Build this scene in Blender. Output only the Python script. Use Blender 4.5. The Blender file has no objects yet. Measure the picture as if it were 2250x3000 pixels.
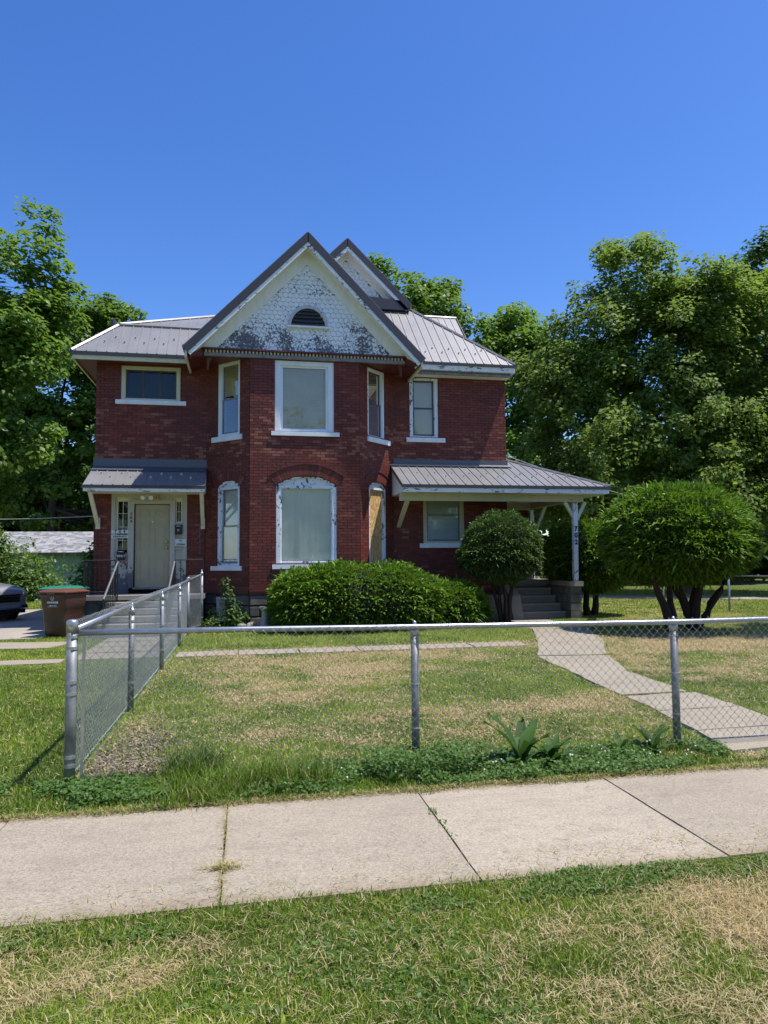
import bpy, math, random
import numpy as np
from mathutils import Vector, Matrix
rnd = random.Random(7)
rng = np.random.default_rng(11)
sc = bpy.context.scene
COL = sc.collection

# ------------------------------------------------------------------ camera
YAW, PITCH, ROLL = math.radians(10.95), math.radians(3.72), 0.008
cam_d = bpy.data.cameras.new("camera")
cam = bpy.data.objects.new("camera", cam_d)
COL.objects.link(cam)
F_ = Vector((math.sin(YAW)*math.cos(PITCH), math.cos(YAW)*math.cos(PITCH), math.sin(PITCH)))
R0 = Vector((math.cos(YAW), -math.sin(YAW), 0))
U0 = R0.cross(F_)
R_ = (R0*math.cos(ROLL) - U0*math.sin(ROLL)).normalized()
U_ = R_.cross(F_)
cam.matrix_world = Matrix(((R_.x, U_.x, -F_.x, 0), (R_.y, U_.y, -F_.y, 0), (R_.z, U_.z, -F_.z, 1.6), (0, 0, 0, 1)))
cam_d.sensor_fit = 'AUTO'
cam_d.sensor_width = 36
cam_d.lens = 24.97
cam_d.clip_end = 1500
cam_d.clip_start = 0.05
sc.camera = cam

# ------------------------------------------------------------------ world, sun, exposure
SUN = Vector((0.35, -0.125, 0.935)).normalized()
world = bpy.data.worlds.new("World")
sc.world = world
world.use_nodes = True
wn = world.node_tree
bg = wn.nodes["Background"]
sky = wn.nodes.new("ShaderNodeTexSky")
sky.sky_type = 'NISHITA'
sky.sun_disc = False
sky.sun_elevation = math.asin(SUN.z)
sky.sun_rotation = math.atan2(SUN.x, SUN.y)
sky.altitude = 250
sky.air_density = 1.0
sky.dust_density = 0.6
sky.ozone_density = 3.0
hs = wn.nodes.new('ShaderNodeHueSaturation'); hs.inputs['Saturation'].default_value = 1.30; hs.inputs['Hue'].default_value = .513; hs.inputs['Value'].default_value = 1.0
wn.links.new(sky.outputs[0], hs.inputs['Color']); wn.links.new(hs.outputs[0], bg.inputs[0])
bg.inputs[1].default_value = 0.148
sl = bpy.data.lights.new("sun", 'SUN')
sl.energy = 4.7
sl.angle = math.radians(0.53)
sl.color = (1.0, 0.95, 0.87)
so = bpy.data.objects.new("sun", sl)
COL.objects.link(so)
so.rotation_euler = SUN.to_track_quat('Z', 'Y').to_euler()
so.location = SUN*60
sc.view_settings.view_transform = 'Standard'
sc.view_settings.look = 'None'
sc.view_settings.gamma = 1
sc.view_settings.use_curve_mapping = False
sc.view_settings.exposure = 0.48

# ------------------------------------------------------------------ materials
MATS = {}
def nm(name):
    m = bpy.data.materials.new(name); m.use_nodes = True
    nt = m.node_tree; b = nt.nodes["Principled BSDF"]
    MATS[name] = m
    return m, nt, b
def N(nt, t, **k):
    n = nt.nodes.new(t)
    for a, v in k.items():
        if a.startswith('i_'):
            key = a[2:]
            key = int(key) if key.isdigit() else key
            n.inputs[key].default_value = v
        else: setattr(n, a, v)
    return n
def L(nt, a, b): nt.links.new(a, b)
def pos(nt, scale=(1, 1, 1)):
    g = N(nt, "ShaderNodeNewGeometry"); mp = N(nt, "ShaderNodeMapping")
    mp.inputs[3].default_value = scale
    L(nt, g.outputs[0], mp.inputs[0]); return mp.outputs[0]
def noise(nt, vec, scale, detail=4, rough=.6, dist=0.0):
    n = N(nt, "ShaderNodeTexNoise"); n.inputs['Scale'].default_value = scale
    n.inputs['Detail'].default_value = detail; n.inputs['Roughness'].default_value = rough
    n.inputs['Distortion'].default_value = dist
    L(nt, vec, n.inputs['Vector']); return n.outputs[0]
def ramp(nt, fac, stops):
    r = N(nt, "ShaderNodeValToRGB")
    while len(r.color_ramp.elements) < len(stops): r.color_ramp.elements.new(.5)
    for e, (p, c) in zip(r.color_ramp.elements, stops):
        e.position = p; e.color = (c[0], c[1], c[2], 1) if not isinstance(c, float) else (c, c, c, 1)
    L(nt, fac, r.inputs[0]); return r.outputs[0]
def mix(nt, fac, a, b, mode='MIX'):
    m = N(nt, "ShaderNodeMix", data_type='RGBA', blend_type=mode)
    for sock, v in ((m.inputs[0], fac), (m.inputs[6], a), (m.inputs[7], b)):
        if isinstance(v, (float, int)): sock.default_value = v
        elif isinstance(v, tuple): sock.default_value = (v[0], v[1], v[2], 1)
        else: L(nt, v, sock)
    return m.outputs[2]
def bump(nt, b, h, s=.3, d=.01):
    n = N(nt, "ShaderNodeBump"); n.inputs['Strength'].default_value = s; n.inputs['Distance'].default_value = d
    L(nt, h, n.inputs['Height']); L(nt, n.outputs[0], b.inputs['Normal'])
def attr(nt, name='tone'):
    a = N(nt, "ShaderNodeAttribute"); a.attribute_name = name; return a.outputs['Fac']
def simple(name, c, rough=.6, metal=0., var=.12, scale=6, bs=0.0, c2=None):
    m, nt, b = nm(name)
    p = pos(nt)
    n = noise(nt, p, scale, 6)
    c2 = c2 or tuple(x*(1-var*2.2) for x in c)
    L(nt, mix(nt, ramp(nt, n, [(.3, 0.), (.7, 1.)]), c2, c), b.inputs['Base Color'])
    b.inputs['Roughness'].default_value = rough; b.inputs['Metallic'].default_value = metal
    if bs: bump(nt, b, noise(nt, p, scale*8, 4), bs, .01)
    return m

def brick_mat(name, paint, wearc, wear):
    m, nt, b = nm(name)
    p = pos(nt)
    t = attr(nt)
    base = mix(nt, t, tuple(x*.72 for x in paint), tuple(min(1, x*1.3) for x in paint))
    blot = ramp(nt, noise(nt, p, .9, 6, .62), [(.32, 0.), (.68, 1.)])
    base = mix(nt, blot, mix(nt, .45, base, (.06, .025, .025)), base)
    # worn paint: brick shows through in patches
    w = N(nt, "ShaderNodeMath", operation='ADD'); L(nt, noise(nt, p, 1.3, 5, .7), w.inputs[0])
    w2 = N(nt, "ShaderNodeMath", operation='MULTIPLY'); L(nt, t, w2.inputs[0]); w2.inputs[1].default_value = .35
    L(nt, w2.outputs[0], w.inputs[1])
    # rain splash above the canopies has worn the paint more
    g0 = N(nt, "ShaderNodeNewGeometry"); sx = N(nt, "ShaderNodeSeparateXYZ"); L(nt, g0.outputs[0], sx.inputs[0])
    dv = N(nt, "ShaderNodeMath", operation='DIVIDE'); L(nt, sx.outputs[2], dv.inputs[0]); dv.inputs[1].default_value = 10
    zr_ = ramp(nt, dv.outputs[0], [(.10, .04), (.20, 0.), (.395, 0.), (.41, .20), (.48, .10), (.55, 0.)])
    w3 = N(nt, "ShaderNodeMath", operation='ADD'); L(nt, w.outputs[0], w3.inputs[0]); L(nt, zr_, w3.inputs[1]); w = w3
    wf = ramp(nt, w.outputs[0], [(wear, 0.), (wear+.16, .75)])
    base = mix(nt, wf, base, wearc)
    # pale flecks and chalky runs
    fl = ramp(nt, noise(nt, pos(nt, (1, 1, .5)), 26, 3, .7), [(.70, 0.), (.76, .55)])
    base = mix(nt, fl, base, (.34, .24, .22))
    L(nt, base, b.inputs['Base Color'])
    b.inputs['Roughness'].default_value = .62
    b.inputs['Specular IOR Level'].default_value = .35
    bump(nt, b, noise(nt, p, 45, 5), .5, .006)
    return m
brick_mat('brick', (.163, .034, .021), (.30, .115, .075), .85)
simple('mortar', (.085, .026, .024), .9, var=.25, scale=9)
simple('mortar_worn', (.20, .12, .10), .9, var=.25, scale=9)
simple('foundation', (.17, .155, .145), .9, var=.3, scale=5, bs=.6)
simple('red_paint', (.135, .026, .021), .5, var=.2, scale=4)
simple('grey_board', (.27, .25, .25), .7, var=.2, scale=7)

def peel(name, paint, bare, lo, width=.02, scale=9, zfade=None, stretch=(1, 1, 1)):
    m, nt, b = nm(name)
    p = pos(nt, stretch)
    n = noise(nt, p, scale, 7, .68)
    n2 = noise(nt, pos(nt), 1.7, 3, .5)
    a = N(nt, "ShaderNodeMath", operation='MULTIPLY_ADD'); L(nt, n2, a.inputs[0]); a.inputs[1].default_value = .55; L(nt, n, a.inputs[2])
    v = a.outputs[0]
    if zfade:      # weathering is worst along the bottom of the gable, where rain splashes
        g = N(nt, "ShaderNodeNewGeometry"); s = N(nt, "ShaderNodeSeparateXYZ"); L(nt, g.outputs[0], s.inputs[0])
        mr = N(nt, "ShaderNodeMapRange"); L(nt, s.outputs[2], mr.inputs[0])
        mr.inputs[1].default_value = zfade[0]; mr.inputs[2].default_value = zfade[1]; mr.inputs[3].default_value = zfade[2]; mr.inputs[4].default_value = 0
        ad = N(nt, "ShaderNodeMath", operation='ADD'); L(nt, v, ad.inputs[0]); L(nt, mr.outputs[0], ad.inputs[1]); v = ad.outputs[0]
    f = ramp(nt, v, [(lo, 0.), (lo+width, 1.)])
    dirt = ramp(nt, noise(nt, pos(nt, (3, 3, .6)), 3, 5), [(.35, .0), (.75, .32)])
    pc = mix(nt, dirt, paint, tuple(x*.55 for x in paint))
    bc = mix(nt, ramp(nt, noise(nt, pos(nt, (1, 1, 1)), 30, 4), [(.3, 0.), (.7, 1.)]), tuple(x*.5 for x in bare), tuple(x*1.5 for x in bare))
    L(nt, mix(nt, f, pc, bc), b.inputs['Base Color'])
    if zfade or name.startswith('shingle'): L(nt, mix(nt, attr(nt), b.inputs['Base Color'].links[0].from_socket, (.16, .15, .16)), b.inputs['Base Color'])
    b.inputs['Roughness'].default_value = .6
    inv = N(nt, "ShaderNodeMath", operation='SUBTRACT'); inv.inputs[0].default_value = 1; L(nt, f, inv.inputs[1])
    bump(nt, b, inv.outputs[0], .5, .004)
    return m
peel('shingle_paint', (.82, .84, .87), (.125, .12, .135), .885, .012, 22, (6.55, 7.45, .155))
peel('shingle_paint2', (.74, .77, .82), (.115, .11, .125), .96, .015, 14)
peel('white_peel', (.76, .79, .84), (.14, .14, .15), .86, .015, 16, None, (1, 1, .55))
peel('white_trim', (.80, .82, .86), (.25, .25, .25), 1.02, .02, 14)
peel('fascia_peel', (.78, .80, .82), (.15, .15, .16), .87, .015, 11, None, (.6, .6, 1.6))
peel('cream_trim', (.66, .62, .46), (.30, .24, .18), 1.02, .02, 12)
peel('cream_soffit', (.80, .79, .76), (.34, .3, .24), 1.04, .03, 8)
peel('aged_cream', (.52, .49, .35), (.22, .19, .12), .95, .15, 6)
peel('entry_peel', (.72, .68, .53), (.055, .055, .06), .98, .015, 10, (.85, 1.9, .36))
simple('pale_sill', (.80, .82, .85), .7, var=.08, scale=5, bs=.2)
simple('door_tan', (.40, .35, .22), .5, var=.06, scale=3)
simple('dark_sash', (.055, .06, .07), .5, var=.1)
simple('grey_sash', (.24, .24, .23), .5, var=.15)
simple('iron', (.018, .018, .02), .5, metal=.3)
simple('brass', (.70, .52, .22), .25, metal=.9)
simple('black_print', (.015, .015, .017), .5)
simple('white_print', (.8, .8, .8), .5, var=.03)
simple('sign_white', (.66, .68, .66), .5, var=.08)
simple('curtain', (.92, .88, .77), .85, var=.05, scale=2)
simple('blind_tan', (.78, .66, .38), .6, var=.08, scale=2)
simple('blind_white', (.80, .82, .80), .6, var=.1, scale=2)
simple('interior', (.03, .03, .033), .9)  # near black, the darkness of unlit rooms put into the colour
simple('galv', (.46, .48, .50), .34, metal=.75, var=.12, scale=14)
simple('galv_dull', (.34, .355, .36), .55, metal=.55, var=.25, scale=8)
simple('wire', (.62, .64, .65), .42, metal=.35, var=.1)
simple('wire_dull', (.40, .41, .42), .5, metal=.4, var=.1)
simple('chalk', (.30, .15, .145), .9)
simple('clear_plastic', (.62, .64, .52), .3)
simple('bin_brown', (.070, .032, .023), .38, var=.08, scale=3)
simple('bin_lid', (.15, .050, .034), .42, var=.08, scale=3)
simple('bin_green', (.02, .20, .13), .4, var=.08, scale=3)
simple('rubber', (.018, .018, .02), .75)
simple('mint_siding', (.38, .52, .42), .7, var=.07, scale=3)
simple('cable', (.02, .02, .022), .6)
simple('pale_cable', (.4, .4, .4), .6)
simple('statue', (.45, .45, .44), .8, var=.2, scale=12)
simple('fieldstone', (.40, .38, .34), .9, var=.4, scale=9, bs=.6)
simple('bark', (.085, .065, .048), .95, var=.3, scale=7, bs=.8)
simple('bark_grey', (.12, .105, .09), .95, var=.3, scale=7, bs=.8)
simple('yew_bark', (.05, .028, .02), .95, var=.3, scale=12, bs=.8)
simple('soil', (.07, .05, .035), 1., var=.3, scale=4)

m, nt, b = nm('osb')
p = pos(nt, (1, 1, 1)); v = N(nt, "ShaderNodeTexVoronoi"); v.inputs['Scale'].default_value = 26
L(nt, pos(nt, (1, 1, .45)), v.inputs['Vector'])
L(nt, mix(nt, ramp(nt, v.outputs['Color'], [(.1, (.40, .22, .075)), (.9, (.66, .44, .20))]), (.55, .34, .14), noise(nt, p, 5), 'MIX'), b.inputs['Base Color'])
nt.links.clear() if False else None
bm_ = ramp(nt, v.outputs['Color'], [(.1, (.40, .22, .075)), (.5, (.56, .35, .14)), (.9, (.70, .47, .21))])
L(nt, bm_, b.inputs['Base Color']); b.inputs['Roughness'].default_value = .75

m, nt, b = nm('roof_metal')
b.inputs['Base Color'].default_value = (.19, .175, .175, 1)
L(nt, mix(nt, ramp(nt, noise(nt, pos(nt), 1.6, 5), [(.3, 0.), (.7, 1.)]), (.205, .20, .205), (.255, .25, .252)), b.inputs['Base Color'])
b.inputs['Metallic'].default_value = .25; b.inputs['Roughness'].default_value = .42
m, nt, b = nm('roof_trim')
b.inputs['Base Color'].default_value = (.060, .052, .055, 1); b.inputs['Metallic'].default_value = .3; b.inputs['Roughness'].default_value = .4
m, nt, b = nm('flashing')
b.inputs['Base Color'].default_value = (.105, .105, .125, 1); b.inputs['Metallic'].default_value = .3; b.inputs['Roughness'].default_value = .4

def asphalt_shingle(name, c):
    m, nt, b = nm(name)
    t = attr(nt)
    L(nt, mix(nt, t, tuple(x*.6 for x in c), tuple(x*1.35 for x in c)), b.inputs['Base Color'])
    b.inputs['Roughness'].default_value = .95
    bump(nt, b, noise(nt, pos(nt), 60, 3), .5, .01)
asphalt_shingle('garage_shingle', (.30, .30, .31))

def concrete(name, c, dark=.7):
    m, nt, b = nm(name)
    p = pos(nt)
    big = ramp(nt, noise(nt, p, .8, 5, .6), [(.3, 0.), (.72, 1.)])
    col = mix(nt, big, tuple(x*dark for x in c), c)
    sp = ramp(nt, noise(nt, p, 75, 4, .85), [(.38, .0), (.62, 1.)])
    col = mix(nt, sp, mix(nt, .46, col, (.10, .085, .07)), mix(nt, .22, col, (.62, .55, .46)))
    st = ramp(nt, noise(nt, pos(nt, (1, 2.5, 1)), 2.4, 7, .72), [(.50, 0.), (.72, .42)])
    col = mix(nt, st, col, (.17, .14, .105))
    sp2 = ramp(nt, noise(nt, p, 34, 2, .5), [(.67, 0.), (.71, .5)])
    col = mix(nt, sp2, col, (.12, .10, .08))
    if name.startswith('sidewalk'):     # soil washed in along both edges, and hairline cracks
        g0 = N(nt, "ShaderNodeNewGeometry"); sx = N(nt, "ShaderNodeSeparateXYZ"); L(nt, g0.outputs[0], sx.inputs[0])
        s1 = N(nt, "ShaderNodeMath", operation='SUBTRACT'); L(nt, sx.outputs[1], s1.inputs[0]); s1.inputs[1].default_value = 4.14
        s2 = N(nt, "ShaderNodeMath", operation='ABSOLUTE'); L(nt, s1.outputs[0], s2.inputs[0])
        s3 = N(nt, "ShaderNodeMath", operation='MULTIPLY_ADD'); L(nt, noise(nt, p, 7, 5, .7), s3.inputs[0]); s3.inputs[1].default_value = .22; L(nt, s2.outputs[0], s3.inputs[2])
        col = mix(nt, ramp(nt, s3.outputs[0], [(.69, 0.), (.83, .72)]), col, (.21, .155, .09))
        cn = noise(nt, p, 1.1, 6, .62)
        cr = ramp(nt, cn, [(.4965, 0.), (.5, .55), (.5035, 0.)])
        ms = ramp(nt, noise(nt, pos(nt), .55, 1), [(.52, 0.), (.58, 1.)])
        mm = N(nt, "ShaderNodeMath", operation='MULTIPLY'); L(nt, cr, mm.inputs[0]); L(nt, ms, mm.inputs[1])
        col = mix(nt, mm.outputs[0], col, (.09, .075, .055))
    L(nt, col, b.inputs['Base Color']); b.inputs['Roughness'].default_value = .92
    bump(nt, b, noise(nt, p, 150, 4, .7), .55, .006)
concrete('sidewalk', (.372, .312, .225), .78)
concrete('sidewalk_smooth', (.405, .34, .25), .88)
concrete('path', (.34, .29, .21), .72)
concrete('steps', (.34, .305, .265), .6)
concrete('porch_concrete', (.30, .27, .235), .6)
concrete('drive', (.42, .375, .31), .7)

m, nt, b = nm('earth')
d = attr(nt, 'dry')
p = pos(nt)
g1 = mix(nt, noise(nt, p, 8, 5, .7), (.045, .075, .014), (.120, .165, .032))
g2 = mix(nt, noise(nt, p, 30, 5, .7), (.17, .125, .065), (.40, .31, .17))
n_ = noise(nt, p, 14, 4, .8)
ma = N(nt, "ShaderNodeMath", operation='MULTIPLY_ADD'); L(nt, n_, ma.inputs[0]); ma.inputs[1].default_value = .8; L(nt, d, ma.inputs[2])
L(nt, mix(nt, ramp(nt, ma.outputs[0], [(.72, 0.), (1.05, 1.)]), g1, g2), b.inputs['Base Color'])
b.inputs['Roughness'].default_value = 1.
bump(nt, b, noise(nt, p, 40, 5, .7), .8, .02)

def leafmat(name, lo, hi, trans, tf=.35, rough=.5, coat=0.):
    m, nt, b = nm(name)
    t = attr(nt)
    c = mix(nt, t, lo, hi)
    L(nt, c, b.inputs['Base Color']); b.inputs['Roughness'].default_value = rough
    b.inputs['Specular IOR Level'].default_value = .28
    tr = N(nt, "ShaderNodeBsdfTranslucent"); L(nt, mix(nt, t, tuple(x*.75 for x in trans), trans), tr.inputs[0])
    mx = N(nt, "ShaderNodeMixShader"); mx.inputs[0].default_value = tf
    out = nt.nodes["Material Output"]
    L(nt, b.outputs[0], mx.inputs[1]); L(nt, tr.outputs[0], mx.inputs[2]); L(nt, mx.outputs[0], out.inputs[0])
leafmat('leaf_maple', (.058, .118, .016), (.150, .255, .034), (.28, .46, .05), .38, .45)
leafmat('leaf_plane', (.066, .116, .022), (.205, .290, .056), (.33, .48, .07), .38, .55)
leafmat('leaf_dark', (.036, .075, .015), (.085, .150, .026), (.14, .27, .03), .3, .5)
leafmat('leaf_mid', (.055, .110, .018), (.140, .230, .036), (.25, .42, .04), .36, .48)
leafmat('leaf_bush', (.06, .11, .02), (.13, .22, .045), (.22, .36, .05), .34, .4)
leafmat('yew', (.030, .068, .010), (.170, .290, .030), (.20, .38, .02), .22, .5)
leafmat('yew_dark', (.026, .056, .016), (.115, .185, .045), (.13, .24, .03), .18, .5)
leafmat('weed', (.050, .110, .022), (.120, .215, .04), (.16, .30, .05), .3, .5)
leafmat('dock', (.035, .085, .018), (.065, .140, .025), (.10, .22, .03), .22, .65)
# grass: tone < .5 is green blades, tone > .5 dry straw
m, nt, b = nm('grass')
t = attr(nt)
c = ramp(nt, t, [(0., (.065, .130, .014)), (.25, (.175, .275, .024)), (.46, (.40, .475, .055)), (.56, (.30, .25, .09)), (.75, (.48, .37, .18)), (1., (.72, .59, .36))])
L(nt, c, b.inputs['Base Color']); b.inputs['Roughness'].default_value = .6; b.inputs['Specular IOR Level'].default_value = .3
tr = N(nt, "ShaderNodeBsdfTranslucent"); L(nt, c, tr.inputs[0])
mx = N(nt, "ShaderNodeMixShader"); mx.inputs[0].default_value = .42
L(nt, b.outputs[0], mx.inputs[1]); L(nt, tr.outputs[0], mx.inputs[2]); L(nt, mx.outputs[0], nt.nodes["Material Output"].inputs[0])
simple('flower', (.75, .75, .68), .7)
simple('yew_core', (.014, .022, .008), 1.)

def glassmat(name, f, tint=(.8, .85, .85)):
    m, nt, b = nm(name)
    tr = N(nt, "ShaderNodeBsdfTransparent"); tr.inputs[0].default_value = (*tint, 1)
    gl = N(nt, "ShaderNodeBsdfGlossy"); gl.inputs['Roughness'].default_value = .03; gl.inputs[0].default_value = (.9, .92, .95, 1)
    lw = N(nt, "ShaderNodeLayerWeight"); lw.inputs[0].default_value = .22
    mr = N(nt, "ShaderNodeMapRange"); L(nt, lw.outputs['Fresnel'], mr.inputs[0]); mr.inputs[3].default_value = f; mr.inputs[4].default_value = .8
    mx = N(nt, "ShaderNodeMixShader")
    bp = N(nt, "ShaderNodeBump"); bp.inputs['Strength'].default_value = .08; L(nt, noise(nt, pos(nt), 2.5, 2), bp.inputs['Height']); L(nt, bp.outputs[0], gl.inputs['Normal'])
    L(nt, mr.outputs[0], mx.inputs[0]); L(nt, tr.outputs[0], mx.inputs[1]); L(nt, gl.outputs[0], mx.inputs[2])
    L(nt, mx.outputs[0], nt.nodes["Material Output"].inputs[0])
glassmat('glass', .045, (.96, .97, .96))
glassmat('glass_dim', .012, (.90, .93, .92))
m, nt, b = nm('car_paint')
b.inputs['Base Color'].default_value = (.42, .43, .46, 1); b.inputs['Metallic'].default_value = .5; b.inputs['Roughness'].default_value = .32; b.inputs['Coat Weight'].default_value = .8
m, nt, b = nm('car_black')
b.inputs['Base Color'].default_value = (.012, .012, .013, 1); b.inputs['Roughness'].default_value = .25
m, nt, b = nm('lamp_glass')
b.inputs['Base Color'].default_value = (.55, .57, .6, 1); b.inputs['Roughness'].default_value = .08; b.inputs['Metallic'].default_value = .4
m, nt, b = nm('chrome')
b.inputs['Base Color'].default_value = (.8, .8, .8, 1); b.inputs['Roughness'].default_value = .1; b.inputs['Metallic'].default_value = 1.

# ------------------------------------------------------------------ object helpers
def tagp(o, label=None, cat=None, group=None, kind=None, category=None):
    cat = cat or category
    if label: o['label'] = label
    if cat: o['category'] = cat
    if group: o['group'] = group
    if kind: o['kind'] = kind
    return o
def link(o, parent=None, loc=None):
    COL.objects.link(o)
    if parent is not None:
        o.parent = parent
        if loc is not None: o.location = Vector(loc) - wloc(parent)
    elif loc is not None: o.location = loc
    return o
def wloc(o):
    l = Vector(o.location)
    while o.parent is not None:
        o = o.parent; l += Vector(o.location)
    return l
def thing(name, loc, label, cat, group=None, kind=None):
    o = bpy.data.objects.new(name, None); o.empty_display_size = .2
    link(o, None, loc)
    return tagp(o, label, cat, group, kind)
class MB:
    def __init__(s): s.v = []; s.f = []; s.t = []; s.tone = .5
    def add(s, vs, fs):
        n = len(s.v); s.v.extend([tuple(p) for p in vs]); s.t.extend([s.tone]*len(vs))
        s.f.extend([tuple(i+n for i in f) for f in fs]); return s
    def box(s, a, b, T=None):
        x0, y0, z0 = a; x1, y1, z1 = b
        vs = [(x0,y0,z0),(x1,y0,z0),(x1,y1,z0),(x0,y1,z0),(x0,y0,z1),(x1,y0,z1),(x1,y1,z1),(x0,y1,z1)]
        if T: vs = [T(*p) for p in vs]
        return s.add(vs, [(0,3,2,1),(4,5,6,7),(0,1,5,4),(1,2,6,5),(2,3,7,6),(3,0,4,7)])
    def prism(s, poly, off):      # poly: 3D points, off: extrusion vector
        n = len(poly); off = Vector(off); vs = [Vector(p) for p in poly]; vs += [p+off for p in vs]
        fs = [tuple(range(n-1, -1, -1)), tuple(range(n, 2*n))] + [(i, (i+1) % n, (i+1) % n+n, i+n) for i in range(n)]
        return s.add(vs, fs)
    def tube(s, pts, r, n=6, cap=True):
        pts = [Vector(p) for p in pts]
        rs = r if isinstance(r, (list, tuple)) else [r]*len(pts)
        rings = []
        for i, p in enumerate(pts):
            d = (pts[min(i+1, len(pts)-1)] - pts[max(i-1, 0)])
            d = d.normalized() if d.length > 1e-9 else Vector((0, 0, 1))
            a = d.cross(Vector((0, 0, 1)) if abs(d.z) < .9 else Vector((1, 0, 0))).normalized(); bb = d.cross(a)
            rings.append([p + (a*math.cos(2*math.pi*k/n) + bb*math.sin(2*math.pi*k/n))*rs[i] for k in range(n)])
        vs = [q for rr in rings for q in rr]; fs = []
        for i in range(len(pts)-1):
            for k in range(n):
                fs.append((i*n+k, i*n+(k+1) % n, (i+1)*n+(k+1) % n, (i+1)*n+k))
        if cap: fs += [tuple(range(n-1, -1, -1)), tuple(range((len(pts)-1)*n, len(pts)*n))]
        return s.add(vs, fs)
    def lathe(s, prof, c=(0, 0, 0), n=16):
        vs = []; fs = []
        for r, z in prof:
            for k in range(n): vs.append((c[0]+r*math.cos(2*math.pi*k/n), c[1]+r*math.sin(2*math.pi*k/n), c[2]+z))
        m_ = len(prof)
        for i in range(m_-1):
            for k in range(n): fs.append((i*n+k, i*n+(k+1) % n, (i+1)*n+(k+1) % n, (i+1)*n+k))
        fs += [tuple(range(n-1, -1, -1)), tuple(range((m_-1)*n, m_*n))]
        return s.add(vs, fs)
    def build(s, name, mat, parent=None, smooth=False, center=True, origin=None, **tg):
        v = np.array(s.v, dtype=float)
        c = (v.max(0)+v.min(0))/2 if origin is None else np.array(origin, float)
        if origin is None and parent is None: c[2] = v[:, 2].min()
        me = bpy.data.meshes.new(name)
        me.from_pydata([tuple(p) for p in v-c], [], s.f)
        at = me.attributes.new('tone', 'FLOAT', 'POINT'); at.data.foreach_set('value', s.t)
        me.materials.append(MATS[mat])
        if smooth: me.polygons.foreach_set('use_smooth', [True]*len(me.polygons))
        me.update()
        o = bpy.data.objects.new(name, me)
        link(o, parent, tuple(c))
        return tagp(o, **tg) if tg else o
def fast(name, V, F, tone, mat, parent=None, origin=(0, 0, 0), smooth=False, **tg):
    V = np.asarray(V, np.float32) - np.array(origin, np.float32); F = np.asarray(F, np.int32)
    me = bpy.data.meshes.new(name)
    me.vertices.add(len(V)); me.vertices.foreach_set('co', V.ravel())
    k = F.shape[1]
    me.loops.add(F.size); me.loops.foreach_set('vertex_index', F.ravel())
    me.polygons.add(len(F)); me.polygons.foreach_set('loop_start', np.arange(0, F.size, k, dtype=np.int32))
    try: me.polygons.foreach_set('loop_total', np.full(len(F), k, np.int32))
    except Exception: pass
    at = me.attributes.new('tone', 'FLOAT', 'POINT'); at.data.foreach_set('value', np.asarray(tone, np.float32))
    me.materials.append(MATS[mat])
    if smooth: me.polygons.foreach_set('use_smooth', np.ones(len(F), bool))
    me.update(calc_edges=True)
    o = bpy.data.objects.new(name, me); link(o, parent, origin)
    return tagp(o, **tg) if tg else o
def copyof(o, parent, loc, rot=None, scale=None):
    c = o.copy(); COL.objects.link(c); c.parent = parent
    c.location = Vector(loc) - (wloc(parent) if parent else Vector((0, 0, 0)))
    if rot is not None: c.rotation_euler = rot
    if scale is not None: c.scale = scale
    return c
def copy_tree(o, parent=None):
    c = o.copy(); COL.objects.link(c); c.parent = parent
    for ch in list(o.children): copy_tree(ch, c)
    return c
def vnoise(x, y, s, seed=0):
    x = np.asarray(x)/s + seed*17.3; y = np.asarray(y)/s + seed*9.1
    xi = np.floor(x).astype(np.int64); yi = np.floor(y).astype(np.int64); fx = x-xi; fy = y-yi
    fx = fx*fx*(3-2*fx); fy = fy*fy*(3-2*fy)
    def h(a, b):
        n = (a*374761393 + b*668265263 + seed*1442695) & 0x7fffffff
        n = ((n ^ (n >> 13))*1274126177) & 0x7fffffff
        return ((n ^ (n >> 16)) & 0xffff)/65535.
    return (h(xi, yi)*(1-fx)+h(xi+1, yi)*fx)*(1-fy) + (h(xi, yi+1)*(1-fx)+h(xi+1, yi+1)*fx)*fy
def fbm(x, y, s, seed=0, o=4):
    r = 0; a = .5; t = 0
    for k in range(o): r = r + a*vnoise(x, y, s/2**k, seed+k); t += a; a *= .55
    return r/t
class Plane:      # vertical wall plane: u along the wall, d outwards, z up
    def __init__(s, o, d):
        s.o = Vector((o[0], o[1], 0)); s.d = Vector((d[0], d[1], 0)).normalized(); s.n = Vector((s.d.y, -s.d.x, 0))
    def __call__(s, u, d, z): return s.o + s.d*u + s.n*d + Vector((0, 0, z))
def text(body, size, mat, P, u, z, d=.004, name='lettering', parent=None, thick=.001, align='CENTER', vertical=False, sx=1.0, **tg):
    cu = bpy.data.curves.new('t', 'FONT'); cu.body = body; cu.size = size; cu.extrude = thick; cu.align_x = align; cu.align_y = 'CENTER'
    cu.resolution_u = 3; cu.offset = size*.035
    tmp = bpy.data.objects.new('t', cu); COL.objects.link(tmp)
    bpy.context.view_layer.update()
    me = bpy.data.meshes.new_from_object(tmp.evaluated_get(bpy.context.evaluated_depsgraph_get()))
    bpy.data.objects.remove(tmp); me.name = name
    o3 = P(u, d, z)
    for v in me.vertices:
        q = P(u+v.co.x*sx, d+v.co.z, z+v.co.y) - o3; v.co = q
    me.materials.clear(); me.materials.append(MATS[mat]); me.update()
    o = bpy.data.objects.new(name, me); link(o, parent, tuple(o3))
    return tagp(o, **tg) if tg else o
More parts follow.
